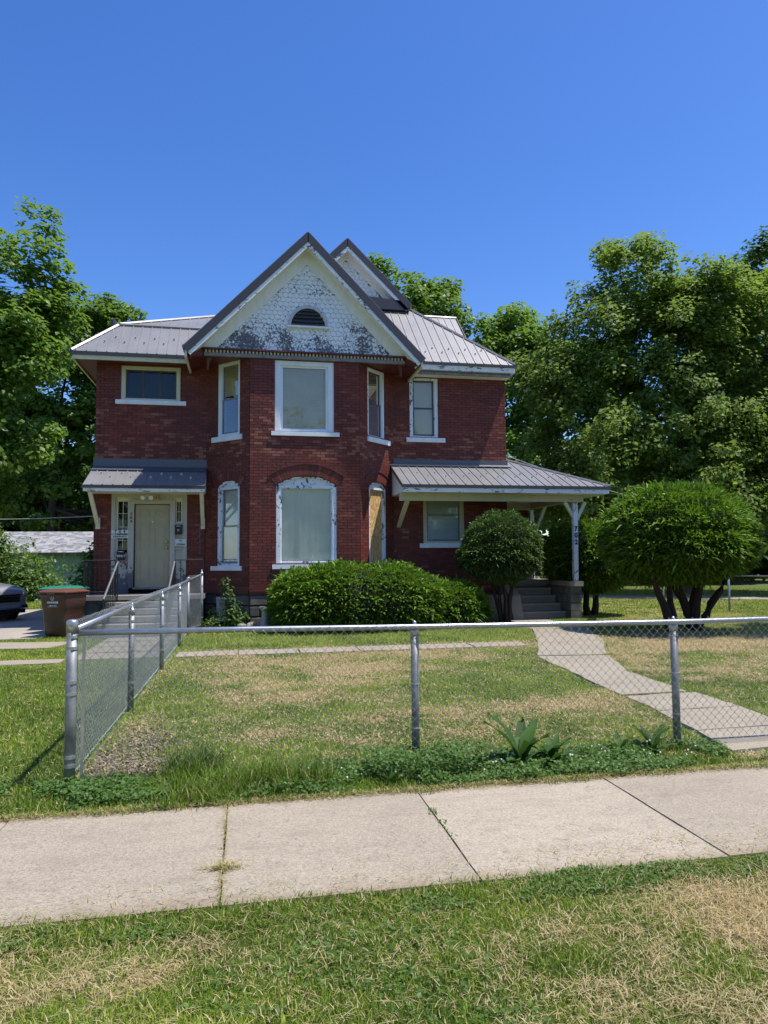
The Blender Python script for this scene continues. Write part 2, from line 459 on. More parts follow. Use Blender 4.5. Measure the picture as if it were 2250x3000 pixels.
# ------------------------------------------------------------------ the ground
def inpoly(x, y, poly):
    x = np.asarray(x); y = np.asarray(y); c = np.zeros(x.shape, bool); n = len(poly)
    for i in range(n):
        x0, y0 = poly[i]; x1, y1 = poly[(i+1) % n]
        cond = ((y0 > y) != (y1 > y)) & (x < (x1-x0)*(y-y0)/((y1-y0)+1e-12)+x0)
        c ^= cond
    return c
WALKS = {      # name: list of slab outlines (x, y)
 'front_path': [[(6.15, 17.25), (7.5, 17.25), (7.46, 14.9), (6.2, 14.9)], [(6.2, 14.87), (7.46, 14.87), (6.62, 12.48), (5.25, 12.40)],
                [(5.25, 12.39), (6.60, 12.47), (5.72, 10.72), (4.60, 10.86)],
                [(4.56, 10.80), (5.70, 10.62), (5.20, 9.2), (5.06, 7.60), (4.22, 7.58)],
                [(4.22, 7.50), (5.12, 7.54), (5.10, 6.75), (4.14, 6.72)], [(4.13, 6.70), (5.09, 6.73), (5.00, 5.95), (4.02, 5.9)],
                [(4.01, 5.88), (4.99, 5.93), (4.90, 5.3), (3.88, 5.24)]],
 'cross_path': [[(x, 12.16), (x+1.0, 12.16), (x+1.0, 12.76), (x, 12.76)] for x in (-1.15, -.12, .91, 1.94, 2.97, 4.0)],
 'side_path': [[(-2.75, y), (-1.38, y), (-1.38, y+.76), (-2.75, y+.76)] for y in (12.2, 13.05, 13.87, 14.70)] + [[(-4.6, 11.75), (-2.85, 11.9), (-2.85, 12.35), (-4.6, 12.38)], [(-6.5, 11.5), (-4.65, 11.7), (-4.65, 12.36), (-6.5, 12.4)],
               [(-5.2, 14.1), (-3.5, 13.95), (-3.25, 14.9), (-5.2, 15.2)]],
}
DRIVE = [(-9.5, 15.5), (-4.25, 15.75), (-3.75, 17.0), (-4.05, 24.4), (-5.2, 25.2), (-9.5, 25.2)]
AWAY = [(11.3, 25.6), (13.3, 25.4), (20., 21.6), (26, 18.4), (26, 21.2), (20.5, 24.0), (13.5, 27.2), (11.3, 27.4)]
HOUSE_FOOT = [(-3.6, 18), (-1.0, 18), (.06, 16.94), (2.69, 16.94), (3.73, 18), (6.84, 18), (8.3, 18.2), (8.3, 24), (-3.6, 24)]
allslabs = [q for l in WALKS.values() for q in l]
def paved(x, y):
    m_ = (y > 3.43) & (y < 4.84)
    m_ |= inpoly(x, y, DRIVE) | inpoly(x, y, AWAY) | inpoly(x, y, HOUSE_FOOT) | inpoly(x, y, [(-3.1, 15.4), (-1.4, 15.4), (-.95, 17), (-.95, 18), (-3.7, 18), (-3.7, 17)]) | inpoly(x, y, [(6.2, 17.3), (8.6, 17.1), (8.6, 20), (6.2, 20)])
    for q in allslabs: m_ |= inpoly(x, y, q)
    return m_
def dryness(x, y):
    x = np.asarray(x, float); y = np.asarray(y, float)
    n = fbm(x, y, 1.5, 3, 5)
    n2 = fbm(x*1.0+y*.3, y*2.2, 1.0, 9, 4)
    n3 = fbm(x, y*1.4, .28, 15, 3)
    d = .20 + (n-.5)*1.3 + (n2-.5)*1.0 + (n3-.5)*1.3
    yard = np.exp(-((x-.9)/1.5)**2-((y-10.6)/1.5)**2)*.55 + np.exp(-((x-3.2)/1.7)**2-((y-7.35-.12*(x-3.2))/.5)**2)*.62
    yard = yard + np.exp(-((x-8.5)/2.2)**2-((y-11.8)/1.7)**2)*.95 + np.exp(-((x-.8)/1.4)**2-((y-8.5)/.8)**2)*.2
    yard = yard + np.exp(-((y-12.85)/.16)**2)*.5*(x > -1.1)*(x < 5.2)
    d = d + np.where((y > 4.9) & (x > -1.25), yard + .02, 0)
    d = np.where((y > 5.0) & (x < -1.25), d-.55, d)                      # neighbouring lawn is greener
    d = np.where((y > 13) & (x > -1) & (x < 6), d-.6, d)
    d = np.where(y < 3.43, d+.06+.3*np.exp(-((y-2.95)/.2)**2)*(fbm(x, y, .7, 31, 3) > .47), d)
    d = np.where((y < 3.43) & (y > 3.22), d-.35, d)
    d = np.where(np.abs(y-4.88) < .05, d+.5, d)
    d = np.where((x < -.5) & (x > -1.5) & (y > 5.4) & (y < 7.6), d+.35*np.exp(-((x+1.0)/.28)**2), d)
    d = np.where(y > 17.5, d-.1, d)
    return np.clip(d, 0, 1)
xs = np.concatenate([[-300, -120, -60, -35, -22], np.arange(-14, 22, .16), [28, 40, 60, 120, 300]])
ys = np.concatenate([[-200, -60, -20, -6, -1], np.arange(1.0, 34, .16), [40, 60, 90, 160, 400]])
gx, gy = np.meshgrid(xs, ys)
near = (gx > -14) & (gx < 22) & (gy > 1) & (gy < 34)
gz = np.where(near & ~paved(gx, gy), (fbm(gx, gy, .9, 5, 3)-.5)*.02-.004, -.012)
nx, ny = len(xs), len(ys)
idx = np.arange(nx*ny).reshape(ny, nx)
Fq = np.stack([idx[:-1, :-1], idx[:-1, 1:], idx[1:, 1:], idx[1:, :-1]], -1).reshape(-1, 4)
gr = fast('ground', np.stack([gx, gy, gz], -1).reshape(-1, 3), Fq, np.full(nx*ny, .5), 'earth', smooth=True, kind='structure', label='earth under the lawns, patchy green and straw coloured')
at = gr.data.attributes.new('dry', 'FLOAT', 'POINT')
dd = dryness(gx.ravel(), gy.ravel()); dd = np.where(near.ravel(), dd, .25)
mulch = np.exp(-((gx.ravel()+.85)/.35)**2-((gy.ravel()-5.75)/.55)**2)
at.data.foreach_set('value', np.clip(dd+mulch, 0, 1).astype(np.float32))

def slab(poly, z0, z1, mat, parent, name='slab', jitter=.012, **tg):
    pts = []
    n = len(poly); r = random.Random(int(poly[0][0]*97+poly[0][1]*31))
    for i in range(n):
        a = Vector(poly[i]); b = Vector(poly[(i+1) % n]); k = max(1, int((b-a).length/.22))
        for j in range(k):
            q = a.lerp(b, j/k)
            if j: q += Vector((r.uniform(-1, 1), r.uniform(-1, 1)))*jitter
            pts.append((q.x, q.y, z0))
    mb = MB(); mb.prism(pts, (0, 0, z1-z0))
    area = sum(pts[i][0]*pts[(i+1) % len(pts)][1]-pts[(i+1) % len(pts)][0]*pts[i][1] for i in range(len(pts)))
    if area < 0: mb.f = [tuple(reversed(f)) for f in mb.f]
    return mb.build(name, mat, parent, **tg)
sw = thing('sidewalk', (1.2, 4.1, 0), 'public sidewalk of large weathered concrete slabs along the fence', None, kind='structure')
joints = [-9.3, -6.6, -4.0, -2.72, -1.42, -.115, 1.14, 2.505, 3.86, 5.2, 6.5, 7.8, 10, 13]
for i in range(len(joints)-1):
    a, b_ = joints[i]+.005, joints[i+1]-.005
    sk = .015
    slab([(a, 3.44), (b_, 3.44+.0), (b_+sk*.2, 4.835), (a+sk*.2, 4.835)], -.06, .022+rnd.uniform(-.004, .004), 'sidewalk' if i % 3 else 'sidewalk_smooth', sw, 'slab', .003)
for nm_, lab in (('front_path', 'concrete path of cracked slabs leading from the porch steps to the sidewalk'), ('cross_path', 'narrow concrete path crossing the fenced yard'), ('side_path', 'concrete slabs beside the side fence and towards the driveway')):
    sp = thing(nm_, (WALKS[nm_][0][0][0], WALKS[nm_][0][0][1], 0), lab, None, kind='structure')
    for q in WALKS[nm_]: slab(q, -.05, .022, 'path', sp, 'slab', .018)
slab(DRIVE, -.05, .016, 'drive', None, 'driveway', .03, kind='structure', label='pale concrete driveway left of the house')
slab(AWAY, -.05, .014, 'drive', None, 'lane', .04, kind='structure', label='pale paved lane beyond the rear fence')

# ------------------------------------------------------------------ the house
H = thing('brick_house', (1.4, 18, 0), 'two storey red painted brick house with grey metal roof, peeling white gable and bay front', 'house')
PLW = Plane((-3.6, 18), (1, 0)); PBL = Plane((-1.0, 18), (1, -1)); PBF = Plane((.06, 16.94), (1, 0)); PBR = Plane((2.69, 16.94), (1, 1)); PRW = Plane((3.73, 18), (1, 0))
PPW = Plane((6.84, 20), (1, 0))
BH, BL = .0685, .212
def arch_half(op, z):
    u0, u1, z0, z1, rise = op
    if z <= z0 or z >= z1: return None
    if rise <= 0 or z < z1-rise: return (u0, u1)
    w = (u1-u0)/2; R = (w*w+rise*rise)/(2*rise); zc = z1-R
    h = math.sqrt(max(0, R*R-(z-zc)**2)); c = (u0+u1)/2
    return (c-h, c+h)
brickstats = []
STUFF = MB()
def wall(P, W, z0, z1, ops, mortar='mortar', part=False, stuff=STUFF, name='wall', thick=.22, parent=H):
    mb = MB(); n = int(round((z1-z0)/BH)); h = (z1-z0)/n
    for k in range(n):
        za, zb = z0+k*h, z0+(k+1)*h; zm = (za+zb)/2
        cuts = sorted(c for c in (arch_half(o, zm) for o in ops) if c)
        segs = []; u = 0
        for c in cuts:
            if c[0] > u: segs.append((u, c[0]))
            u = max(u, c[1])
        if u < W: segs.append((u, W))
        for a, b_ in segs: mb.box((a, -thick, za), (b_, 0, zb), lambda x, y, z: P(x, y, z))
        off = -(k % 2)*BL*.5 - .02*rnd.random()
        u = off
        while u < W:
            a, b_ = max(u, 0)+.003, min(u+BL-.009, W-.001)
            u += BL
            for s0, s1 in segs:
                a2, b2 = max(a, s0+.002), min(b_, s1-.002)
                if b2-a2 < .03: continue
                d = .006+.004*rnd.random()
                if part and abs((b2-a2)-(BL-.012)) < .004 and part(a2, za) and len(brickstats) < 300:
                    brickstats.append((P, (a2+b2)/2, zm, d, b2-a2)); continue
                stuff.tone = rnd.random()
                va = [P(a2, 0, za+.004), P(b2, 0, za+.004), P(b2, 0, zb-.004), P(a2, 0, zb-.004)]
                jj = rnd.uniform(-.0015, .0015)
                vb = [P(a2, d+jj, za+.004), P(b2, d-jj, za+.004), P(b2, d-jj, zb-.005), P(a2, d+jj, zb-.005)]
                stuff.add(va+vb, [(4, 5, 6, 7), (0, 1, 5, 4), (1, 2, 6, 5), (2, 3, 7, 6), (3, 0, 4, 7)])
    mb.build(name, mortar, parent)
# openings (u0,u1,z0,z1,rise) in each wall's own coordinates
op_entry = (.40, 2.16, .78, 3.24, 0)
op_lw = (.57, 1.97, 5.51, 6.36, 0)
oL_u = (.40, 1.165, 4.60, 6.42, 0); oL_l = (.41, 1.175, 1.46, 3.50, .15)
oF_u = (.585, 2.00, 4.64, 6.385, 0); oF_l = (.62, 2.06, 1.475, 3.585, .235)
oR_u = (.335, 1.10, 4.62, 6.38, 0); oR_l = (.37, 1.13, 1.46, 3.52, .15)
oW_u = (.46, 1.235, 4.76, 6.385, 0); oW_l = (.795, 1.91, 1.985, 3.52, 0)
WB = 1.4991
wall(PLW, 2.6, .78, 6.5, [op_entry, op_lw])
wall(PBL, WB, .95, 6.5, [oL_u, oL_l])
wall(PBF, 2.63, .95, 6.5, [oF_u, oF_l], part=lambda u, z: 3.62 < z < 4.9 or (z < 3.62 and u < .62) or (z < 2.2))
wall(PBR, WB-.02, .95, 6.5, [oR_u, oR_l])
wall(PRW, 3.11, .45, 6.42, [oW_u, oW_l])
wall(PPW, 1.41, .9, 3.35, [], name='porch_wall')
STUFF.build('bricks', 'brick', H, kind='stuff')
protos = []
for i in range(14):
    mb = MB(); mb.tone = .03+.07*i; l = (BL-.012)/2; z = BH/2-.0045; j = rnd.uniform(-.0015, .0015)
    mb.add([(-l, 0, -z), (l, 0, -z), (l, 0, z), (-l, 0, z), (-l, -.008-j, -z), (l, -.008+j, -z), (l, -.008+j, z), (-l, -.008-j, z)], [(4, 5, 6, 7), (0, 1, 5, 4), (1, 2, 6, 5), (2, 3, 7, 6), (3, 0, 4, 7)])
    me = bpy.data.meshes.new('brick'); me.from_pydata(mb.v, [], mb.f); at = me.attributes.new('tone', 'FLOAT', 'POINT'); at.data.foreach_set('value', mb.t); me.materials.append(MATS['brick']); protos.append(me)
for P, u, z, d, w in brickstats:
    o = bpy.data.objects.new('brick', rnd.choice(protos)); link(o, H, tuple(P(u, 0, z)))
    o.scale = (1, 1, 1)
# plain side and rear walls close the shell
mb = MB(); mb.tone = .5
mb.box((-3.6, 18.0, .0), (-3.4, 26, 6.5)); mb.build('side_wall', 'brick', H)
mb = MB(); mb.tone = .5
mb.box((6.64, 18.0, .0), (6.84, 26, 6.42)); mb.build('side_wall', 'brick', H)
mb = MB(); mb.tone = .5
mb.box((-3.6, 26.0, .0), (7.0, 26.2, 8.4)); mb.build('rear_wall', 'brick', H)
mb = MB(); mb.box((-3.4, 20.6, .0), (6.64, 20.7, 8)); mb.build('inner_wall', 'interior', H)
mb = MB(); mb.box((-3.4, 18.25, 3.85), (6.64, 20.6, 4.0)); mb.build('inner_floor', 'interior', H)
mb = MB(); mb.box((-3.4, 18.25, .75), (6.64, 20.6, .8)); mb.build('inner_floor', 'interior', H)

# water table and foundation stones
def ledge(P, W, a=-.03, b_=.03):
    m2 = MB(); m2.box((a, -.1, .775), (W+b_, .035, .95), lambda x, y, z: P(x, y, z)); m2.box((a, -.1, .84), (W+b_, .05, .868), lambda x, y, z: P(x, y, z)); m2.build('water_table', 'red_paint', H)
ledge(PBL, WB, 0, .0); ledge(PBF, 2.63, 0, 0); ledge(PBR, WB-.05, 0, 0)
def stones(P, W, z0, z1, ops=()):
    back = MB()
    u = 0
    for c in sorted(ops):
        back.box((u, -.25, z0), (c[0], -.015, z1), lambda x, y, z: P(x, y, z)); u = c[1]
        back.box((c[0], -.25, c[3]), (c[1], -.015, z1), lambda x, y, z: P(x, y, z))
    back.box((u, -.25, z0), (W, -.015, z1), lambda x, y, z: P(x, y, z))
    back.build('foundation_wall', 'mortar', H)
    nr = 3; hh = (z1-z0)/nr
    for r in range(nr):
        u = -.2*(r % 2)
        while u < W:
            w = rnd.uniform(.42, .6); a, b_ = max(0, u)+.012, min(W, u+w)-.012; u += w
            za, zb = z0+r*hh+.01, z0+(r+1)*hh-.01
            for c in list(ops):
                if za < c[3] and zb > c[2]-.05 and a < c[1] and b_ > c[0]:
                    if a < c[0]: b_ = c[0]-.01
                    elif b_ > c[1]: a = c[1]+.01
                    else: b_ = a
            if b_-a < .08: continue
            s = MB(); e = .02
            f = [P(a+e, .02+rnd.uniform(0, .015), za+e), P(b_-e, .02+rnd.uniform(0, .015), za+e), P(b_-e, .02+rnd.uniform(0, .015), zb-e), P(a+e, .02+rnd.uniform(0, .015), zb-e)]
            s.add([P(a, -.02, za), P(b_, -.02, za), P(b_, -.02, zb), P(a, -.02, zb)]+f, [(4, 5, 6, 7), (0, 1, 5, 4), (1, 2, 6, 5), (2, 3, 7, 6), (3, 0, 4, 7)])
            s.build('foundation_stone', 'foundation', H)
ob = (.40, 1.05, .12, .70)
stones(PBL, WB, 0, .775, [ob]); stones(PBF, 2.63, 0, .775); stones(PBR, WB-.05, 0, .775); stones(PRW, 3.11, 0, .45)
def frame_box(mb, P, u0, u1, z0, z1, w, d0, d1, wb=None, wt=None):
    wb = w if wb is None else wb; wt = w if wt is None else wt
    T = lambda x, y, z: P(x, y, z)
    mb.box((u0, d0, z0), (u0+w, d1, z1), T); mb.box((u1-w, d0, z0), (u1, d1, z1), T)
    if wb: mb.box((u0+w, d0, z0), (u1-w, d1-.001, z0+wb), T)
    if wt: mb.box((u0+w, d0, z1-wt), (u1-w, d1-.001, z1), T)
# basement window
bw = MB(); frame_box(bw, PBL, *ob, .05, -.1, .0); bwo = bw.build('basement_window', 'white_peel', H)
q = MB(); T = lambda x, y, z: PBL(x, y, z); q.box((.45, -.07, .17), (.64, -.06, .65), T); q.build('board', 'aged_cream', bwo)
q = MB(); q.box((.64, -.09, .17), (1.0, -.085, .65), T); q.build('pane', 'glass_dim', bwo)
q = MB(); q.box((.43, -.24, .15), (1.02, -.235, .68), T); q.build('backing', 'interior', bwo)

def arc_pts(u0, u1, z1, rise, n=14, grow=0.):
    w = (u1-u0)/2; R = (w*w+rise*rise)/(2*rise); zc = z1-R; a = math.asin(min(1, w/R)); c = (u0+u1)/2
    return [(c+(R+grow)*math.sin(-a+2*a*k/n), zc+(R+grow)*math.cos(-a+2*a*k/n)) for k in range(n+1)]
def window(P, op, casing='white_peel', cw=.09, sash='grey_sash', kind='double', blind=None, sill=None, sillmat='pale_sill', glass='glass', split=.5, rec=.07, bz=0., label=None, sw=.035):
    u0, u1, z0, z1, rise = op
    T = lambda x, y, z: P(x, y, z)
    m2 = MB()
    zt = z1-rise-(.04 if rise else 0)
    if rise:
        m2.box((u0, -.16, z0), (u0+cw, -.02, z1-rise), T); m2.box((u1-cw, -.16, z0), (u1, -.02, z1-rise), T)
        m2.box((u0+cw, -.16, z0), (u1-cw, -.022, z0+.04), T)
        pa = arc_pts(u0, u1, z1, rise); pi_ = arc_pts(u0, u1, z1, rise, grow=-.05)
        for k in range(len(pa)-1):        # arched head
            quad = [P(pa[k][0], -.16, pa[k][1]), P(pa[k+1][0], -.16, pa[k+1][1]), P(pi_[k+1][0], -.16, pi_[k+1][1]), P(pi_[k][0], -.16, pi_[k][1])]
            m2.prism(quad, P.n*.14)
        m2.box((u0+cw, -.16, zt-.02), (u1-cw, -.03, zt+.035), T)
    else:
        frame_box(m2, P, u0, u1, z0, z1, cw, -.16, -.02, .05, cw)
    m2.box((u0+cw*.55, -.17, z0+.02), (u0+cw+.018, -.05, zt if rise else z1-cw*.4), T); m2.box((u1-cw-.018, -.17, z0+.02), (u1-cw*.55, -.05, zt if rise else z1-cw*.4), T)
    wo = m2.build('window', casing, H, **({'label': label} if label else {}))
    if rise:      # tympanum board between arch and flat head
        tm = MB(); pa = arc_pts(u0, u1, z1, rise, grow=-.045)
        pts = [P(x, -.11, z) for x, z in pa if z > zt+.02]
        if len(pts) > 2:
            pts += [P(u1-cw, -.11, zt+.02), P(u0+cw, -.11, zt+.02)]
            tm.prism(pts, P.n*.03); tm.build('head_board', casing, wo)
    a, b_, c, d = u0+cw+.018, u1-cw-.018, z0+.045, (zt-.02 if rise else z1-cw)
    if kind == 'double':
        zm = c+(d-c)*split
        s = MB(); frame_box(s, P, a, b_, zm-.02, d, sw, -rec-.055, -rec-.03, .035, .035); s.build('sash', sash, wo)
        s = MB(); frame_box(s, P, a, b_, c, zm+.02, sw, -rec-.027, -rec, .05, .032); s.build('sash', sash, wo)
        s = MB(); s.box((a+sw, -rec-.045, zm), (b_-sw, -rec-.041, d-.035), T); s.build('pane', glass, wo)
        s = MB(); s.box((a+sw, -rec-.016, c+.05), (b_-sw, -rec-.012, zm-.01), T); s.build('pane', glass, wo)
    elif kind == 'single':
        s = MB(); frame_box(s, P, a, b_, c, d, sw, -rec-.04, -rec, sw, sw); s.build('sash', sash, wo)
        s = MB(); s.box((a+sw, -rec-.024, c+sw), (b_-sw, -rec-.02, d-sw), T); s.build('pane', glass, wo)
    elif kind == 'triple':
        s = MB(); frame_box(s, P, a, b_, c, d, sw, -rec-.04, -rec, sw, sw)
        for k in (1, 2):
            x = a+(b_-a)*k/3; s.box((x-.035, -rec-.05, c+sw), (x+.035, -rec-.015, d-sw), T)
        s.build('sash', sash, wo)
        for k in range(3):
            x0, x1 = a+(b_-a)*k/3, a+(b_-a)*(k+1)/3
            s = MB(); s.box((x0+.035, -rec-.03, c+sw), (x1-.035, -rec-.026, d-sw), T); s.build('pane', glass, wo)
    if blind:
        mat, style = blind
        if style == 'slats':
            s = MB(); k = int((d-c-bz)/.028)
            for i in range(k):
                zz = d-.02-i*.028; dz = rnd.uniform(-.002, .002)
                s.add([P(a-.01, -rec-.075, zz), P(b_+.01, -rec-.075, zz+dz), P(b_+.01, -rec-.060, zz-.029+dz), P(a-.01, -rec-.060, zz-.029)], [(0, 1, 2, 3)])
            s.add([P(a-.01, -rec-.085, c), P(b_+.01, -rec-.085, c), P(b_+.01, -rec-.085, d), P(a-.01, -rec-.085, d)], [(0, 1, 2, 3)]) if not bz else None
            s.build('blind', mat, wo)
        else:
            n = 60; s = MB(); vs = []
            for i in range(n+1):
                u = a+(b_-a)*i/n
                for j in range(9):
                    z = c+(d-c)*j/8
                    fold = .012*math.exp(-((u-a-(b_-a)*(.28+.06*math.sin(j*.3)))/.05)**2)+.012*math.exp(-((u-a-(b_-a)*(.38-.02*j/8))/.03)**2)+.003*math.sin(u*40)
                    vs.append(P(u, -rec-.062+fold*.8*(.4+.6*(1-j/8)+.3), z))
            s.add(vs, [(i*9+j, (i+1)*9+j, (i+1)*9+j+1, i*9+j+1) for i in range(n) for j in range(8)])
            s.build('curtain', mat, wo, smooth=True)
    s = MB(); s.box((u0-.12, -.5, z0-.15), (u1+.12, -.45, z1+.15), T); s.build('dark_panel', 'interior', wo)  # near-black panel stands in for the unlit room behind the glass
    if sill:
        s = MB(); s.box((sill[0], -.12, sill[2]), (sill[1], .05, sill[3]), T)
        s.box((u0+.01, -.14, sill[3]), (u1-.01, -.015, z0+.004), T) if z0-sill[3] > .004 else None
        s.build('window_sill', sillmat, wo)
    return wo
window(PLW, op_lw, 'cream_trim', .085, 'dark_sash', 'triple', None, (.45, 2.11, 5.40, 5.505), glass='glass_dim', label='wide three pane window over the entry canopy')
window(PBL, oL_u, 'white_trim', .075, 'grey_sash', 'double', ('blind_tan', 'slats'), (.24, 1.26, 4.46, 4.585), bz=.95, sillmat='pale_sill')
window(PBL, oL_l, 'white_peel', .085, 'grey_sash', 'double', ('blind_white', 'slats'), (.24, 1.27, 1.335, 1.44))
window(PBF, oF_u, 'white_trim', .13, 'white_trim', 'single', ('blind_tan', 'slats'), (.50, 2.13, 4.535, 4.635), sw=.045, label='large upper bay window with tan blinds')
window(PBF, oF_l, 'white_peel', .10, 'white_peel', 'single', ('curtain', 'cloth'), (.53, 2.15, 1.365, 1.47), glass='glass_dim', sw=.02, label='large arched lower bay window covered with a pale cloth')
window(PBR, oR_u, 'white_trim', .075, 'dark_sash', 'double', ('blind_tan', 'slats'), (.30, 1.30, 4.49, 4.61), bz=.95)
wo = window(PBR, oR_l, 'white_peel', .075, 'dark_sash', 'none', None, (.26, 1.26, 1.335, 1.44), label='narrow arched window boarded up with particle board')
for za, zb in ((1.50, 2.14), (2.145, 2.83), (2.835, 3.40)):
    s = MB(); s.box((.45, -.10, za), (1.05, -.085+rnd.uniform(0, .004), zb), lambda x, y, z: PBR(x, y, z)); s.build('wood_panel', 'osb', wo)
window(PRW, oW_u, 'white_peel', .085, 'dark_sash', 'double', ('blind_tan', 'slats'), (.36, 1.41, 4.635, 4.75))
window(PRW, oW_l, 'aged_cream', .09, 'grey_sash', 'double', ('blind_white', 'slats'), (.69, 2.0, 1.86, 1.975), glass='glass_dim')
# brick arches over the lower bay windows
def arch(P, op, depth=.22, hood=True):
    u0, u1, z0, z1, rise = op
    pa = arc_pts(u0-.02, u1+.02, z1+.01, rise+.01, 60)
    L_ = sum(math.dist(pa[i], pa[i+1]) for i in range(60)); n = int(L_/.068)
    pi_ = arc_pts(u0-.02, u1+.02, z1+.01, rise+.01, n); po = arc_pts(u0-.02, u1+.02, z1+.01, rise+.01, n, grow=depth)
    ar = MB()
    for k in range(n):
        ar.tone = rnd.random()
        f = .06
        A = [(pi_[k][0]*(1-f)+pi_[k+1][0]*f, pi_[k][1]*(1-f)+pi_[k+1][1]*f), (pi_[k+1][0]*(1-f)+pi_[k][0]*f, pi_[k+1][1]*(1-f)+pi_[k][1]*f), (po[k+1][0]*(1-f)+po[k][0]*f, po[k+1][1]*(1-f)+po[k][1]*f), (po[k][0]*(1-f)+po[k+1][0]*f, po[k][1]*(1-f)+po[k+1][1]*f)]
        ar.prism([P(x, -.01, z) for x, z in A], P.n*(.024+rnd.uniform(0, .003)))
    ao = ar.build('brick_arch', 'brick', H, kind='stuff')
    if hood:
        h = MB(); a1 = arc_pts(u0-.02, u1+.02, z1+.01, rise+.01, n, grow=depth); a2 = arc_pts(u0-.02, u1+.02, z1+.01, rise+.01, n, grow=depth+.035)
        for k in range(n): h.prism([P(a1[k][0], -.01, a1[k][1]), P(a1[k+1][0], -.01, a1[k+1][1]), P(a2[k+1][0], -.01, a2[k+1][1]), P(a2[k][0], -.01, a2[k][1])], P.n*.045)
        h.build('hood_mould', 'red_paint', ao)
arch(PBL, oL_l); arch(PBF, oF_l, .26); arch(PBR, oR_l)

# ---------------- entry surround, door
T = lambda x, y, z: PLW(x, y, z)
E = MB()
frame_box(E, PLW, .40, 2.16, .80, 3.24, .09, -.12, .03, 0, .12)
E.box((.49, -.12, .80), (.52, .01, 3.12), T); E.box((2.04, -.12, .80), (2.07, .01, 3.12), T)
eo = E.build('entry_surround', 'entry_peel', H)
E = MB(); frame_box(E, PLW, .80, 1.88, .93, 3.06, .12, -.12, .05, 0, .10); E.build('door_casing', 'entry_peel', eo)
E = MB(); E.box((.52, -.12, .80), (.80, -.02, 1.72), T); E.box((.52, -.02, 1.70), (.80, .03, 1.75), T); E.build('side_panel', 'entry_peel', eo)
E = MB(); E.box((1.88, -.12, .80), (2.04, -.02, 2.47), T); E.box((1.87, -.02, 2.46), (2.08, .03, 2.50), T); E.box((1.88, -.02, 1.86), (2.06, .035, 1.90), T); E.build('side_panel', 'entry_peel', eo)
E = MB(); E.box((.49, -.12, 3.055), (2.07, -.01, 3.12), T); E.build('head_board', 'cream_trim', eo)
def sidelight(u0, u1, z0, z1, nx_, nz_):
    s = MB(); frame_box(s, PLW, u0, u1, z0, z1, .03, -.1, -.015, .035, .035); so_ = s.build('sidelight', 'cream_trim', eo)
    return so_
for (u0, u1, z0, z1, nz_) in ((.52, .80, 1.75, 3.055, 4), (1.885, 2.04, 2.50, 3.055, 2)):
    s = MB(); frame_box(s, PLW, u0, u1, z0, z1, .028, -.1, -.012, .035, .035)
    um = (u0+u1)/2; s.box((um-.006, -.07, z0+.035), (um+.006, -.03, z1-.035), T)
    for k in range(1, nz_):
        z = z0+(z1-z0)*k/nz_
        s.box((u0+.028, -.068, z-.006), (um-.006, -.032, z+.006), T); s.box((um+.006, -.068, z-.006), (u1-.028, -.032, z+.006), T)
    sl_ = s.build('sidelight', 'cream_trim', eo)
    if False: pass
    p_ = MB(); p_.box((u0+.02, -.062, z0+.03), (u1-.02, -.058, z1-.03), T); p_.build('pane', 'glass_dim', eo)
s = MB(); s.box((.3, -.35, .8), (2.2, -.34, 3.2), T); s.build('backing', 'interior', eo)
D = MB(); D.box((.945, -.09, .945), (1.745, -.05, 2.945), T)
do = D.build('door', 'door_tan', H)
def dpanel(u0, u1, z0, z1):
    p_ = MB(); frame_box(p_, PLW, u0, u1, z0, z1, .014, -.05, -.042, .014, .014)
    p_.box((u0+.04, -.05, z0+.04), (u1-.04, -.041, z1-.04), T); p_.build('door_panel', 'door_tan', do)
for a in (1.05, 1.40):
    w = .245
    dpanel(a, a+w, 2.64, 2.82); dpanel(a, a+w, 1.86, 2.52); dpanel(a, a+w, 1.10, 1.68)
for z in (2.04, 1.90):
    k = MB(); k.lathe([(.028, 0), (.03, .01), (.014, .02), (.012, .035), (.027, .045), (.027, .062), (.012, .07)], n=12)
    vs = [PLW(1.685+x, -.05+zz, z+y) for x, y, zz in k.v]; k.v = [tuple(v) for v in vs]; k.build('door_knob', 'brass', do, smooth=True)
k = MB(); k.prism([PLW(1.345, -.045, 2.47), PLW(1.375, -.045, 2.53), PLW(1.345, -.045, 2.60), PLW(1.315, -.045, 2.53)], PLW.n*.02); k.build('knocker', 'brass', do)
k = MB(); k.box((.90, -.09, .90), (1.80, .03, .945), T); k.build('threshold', 'grey_board', H)

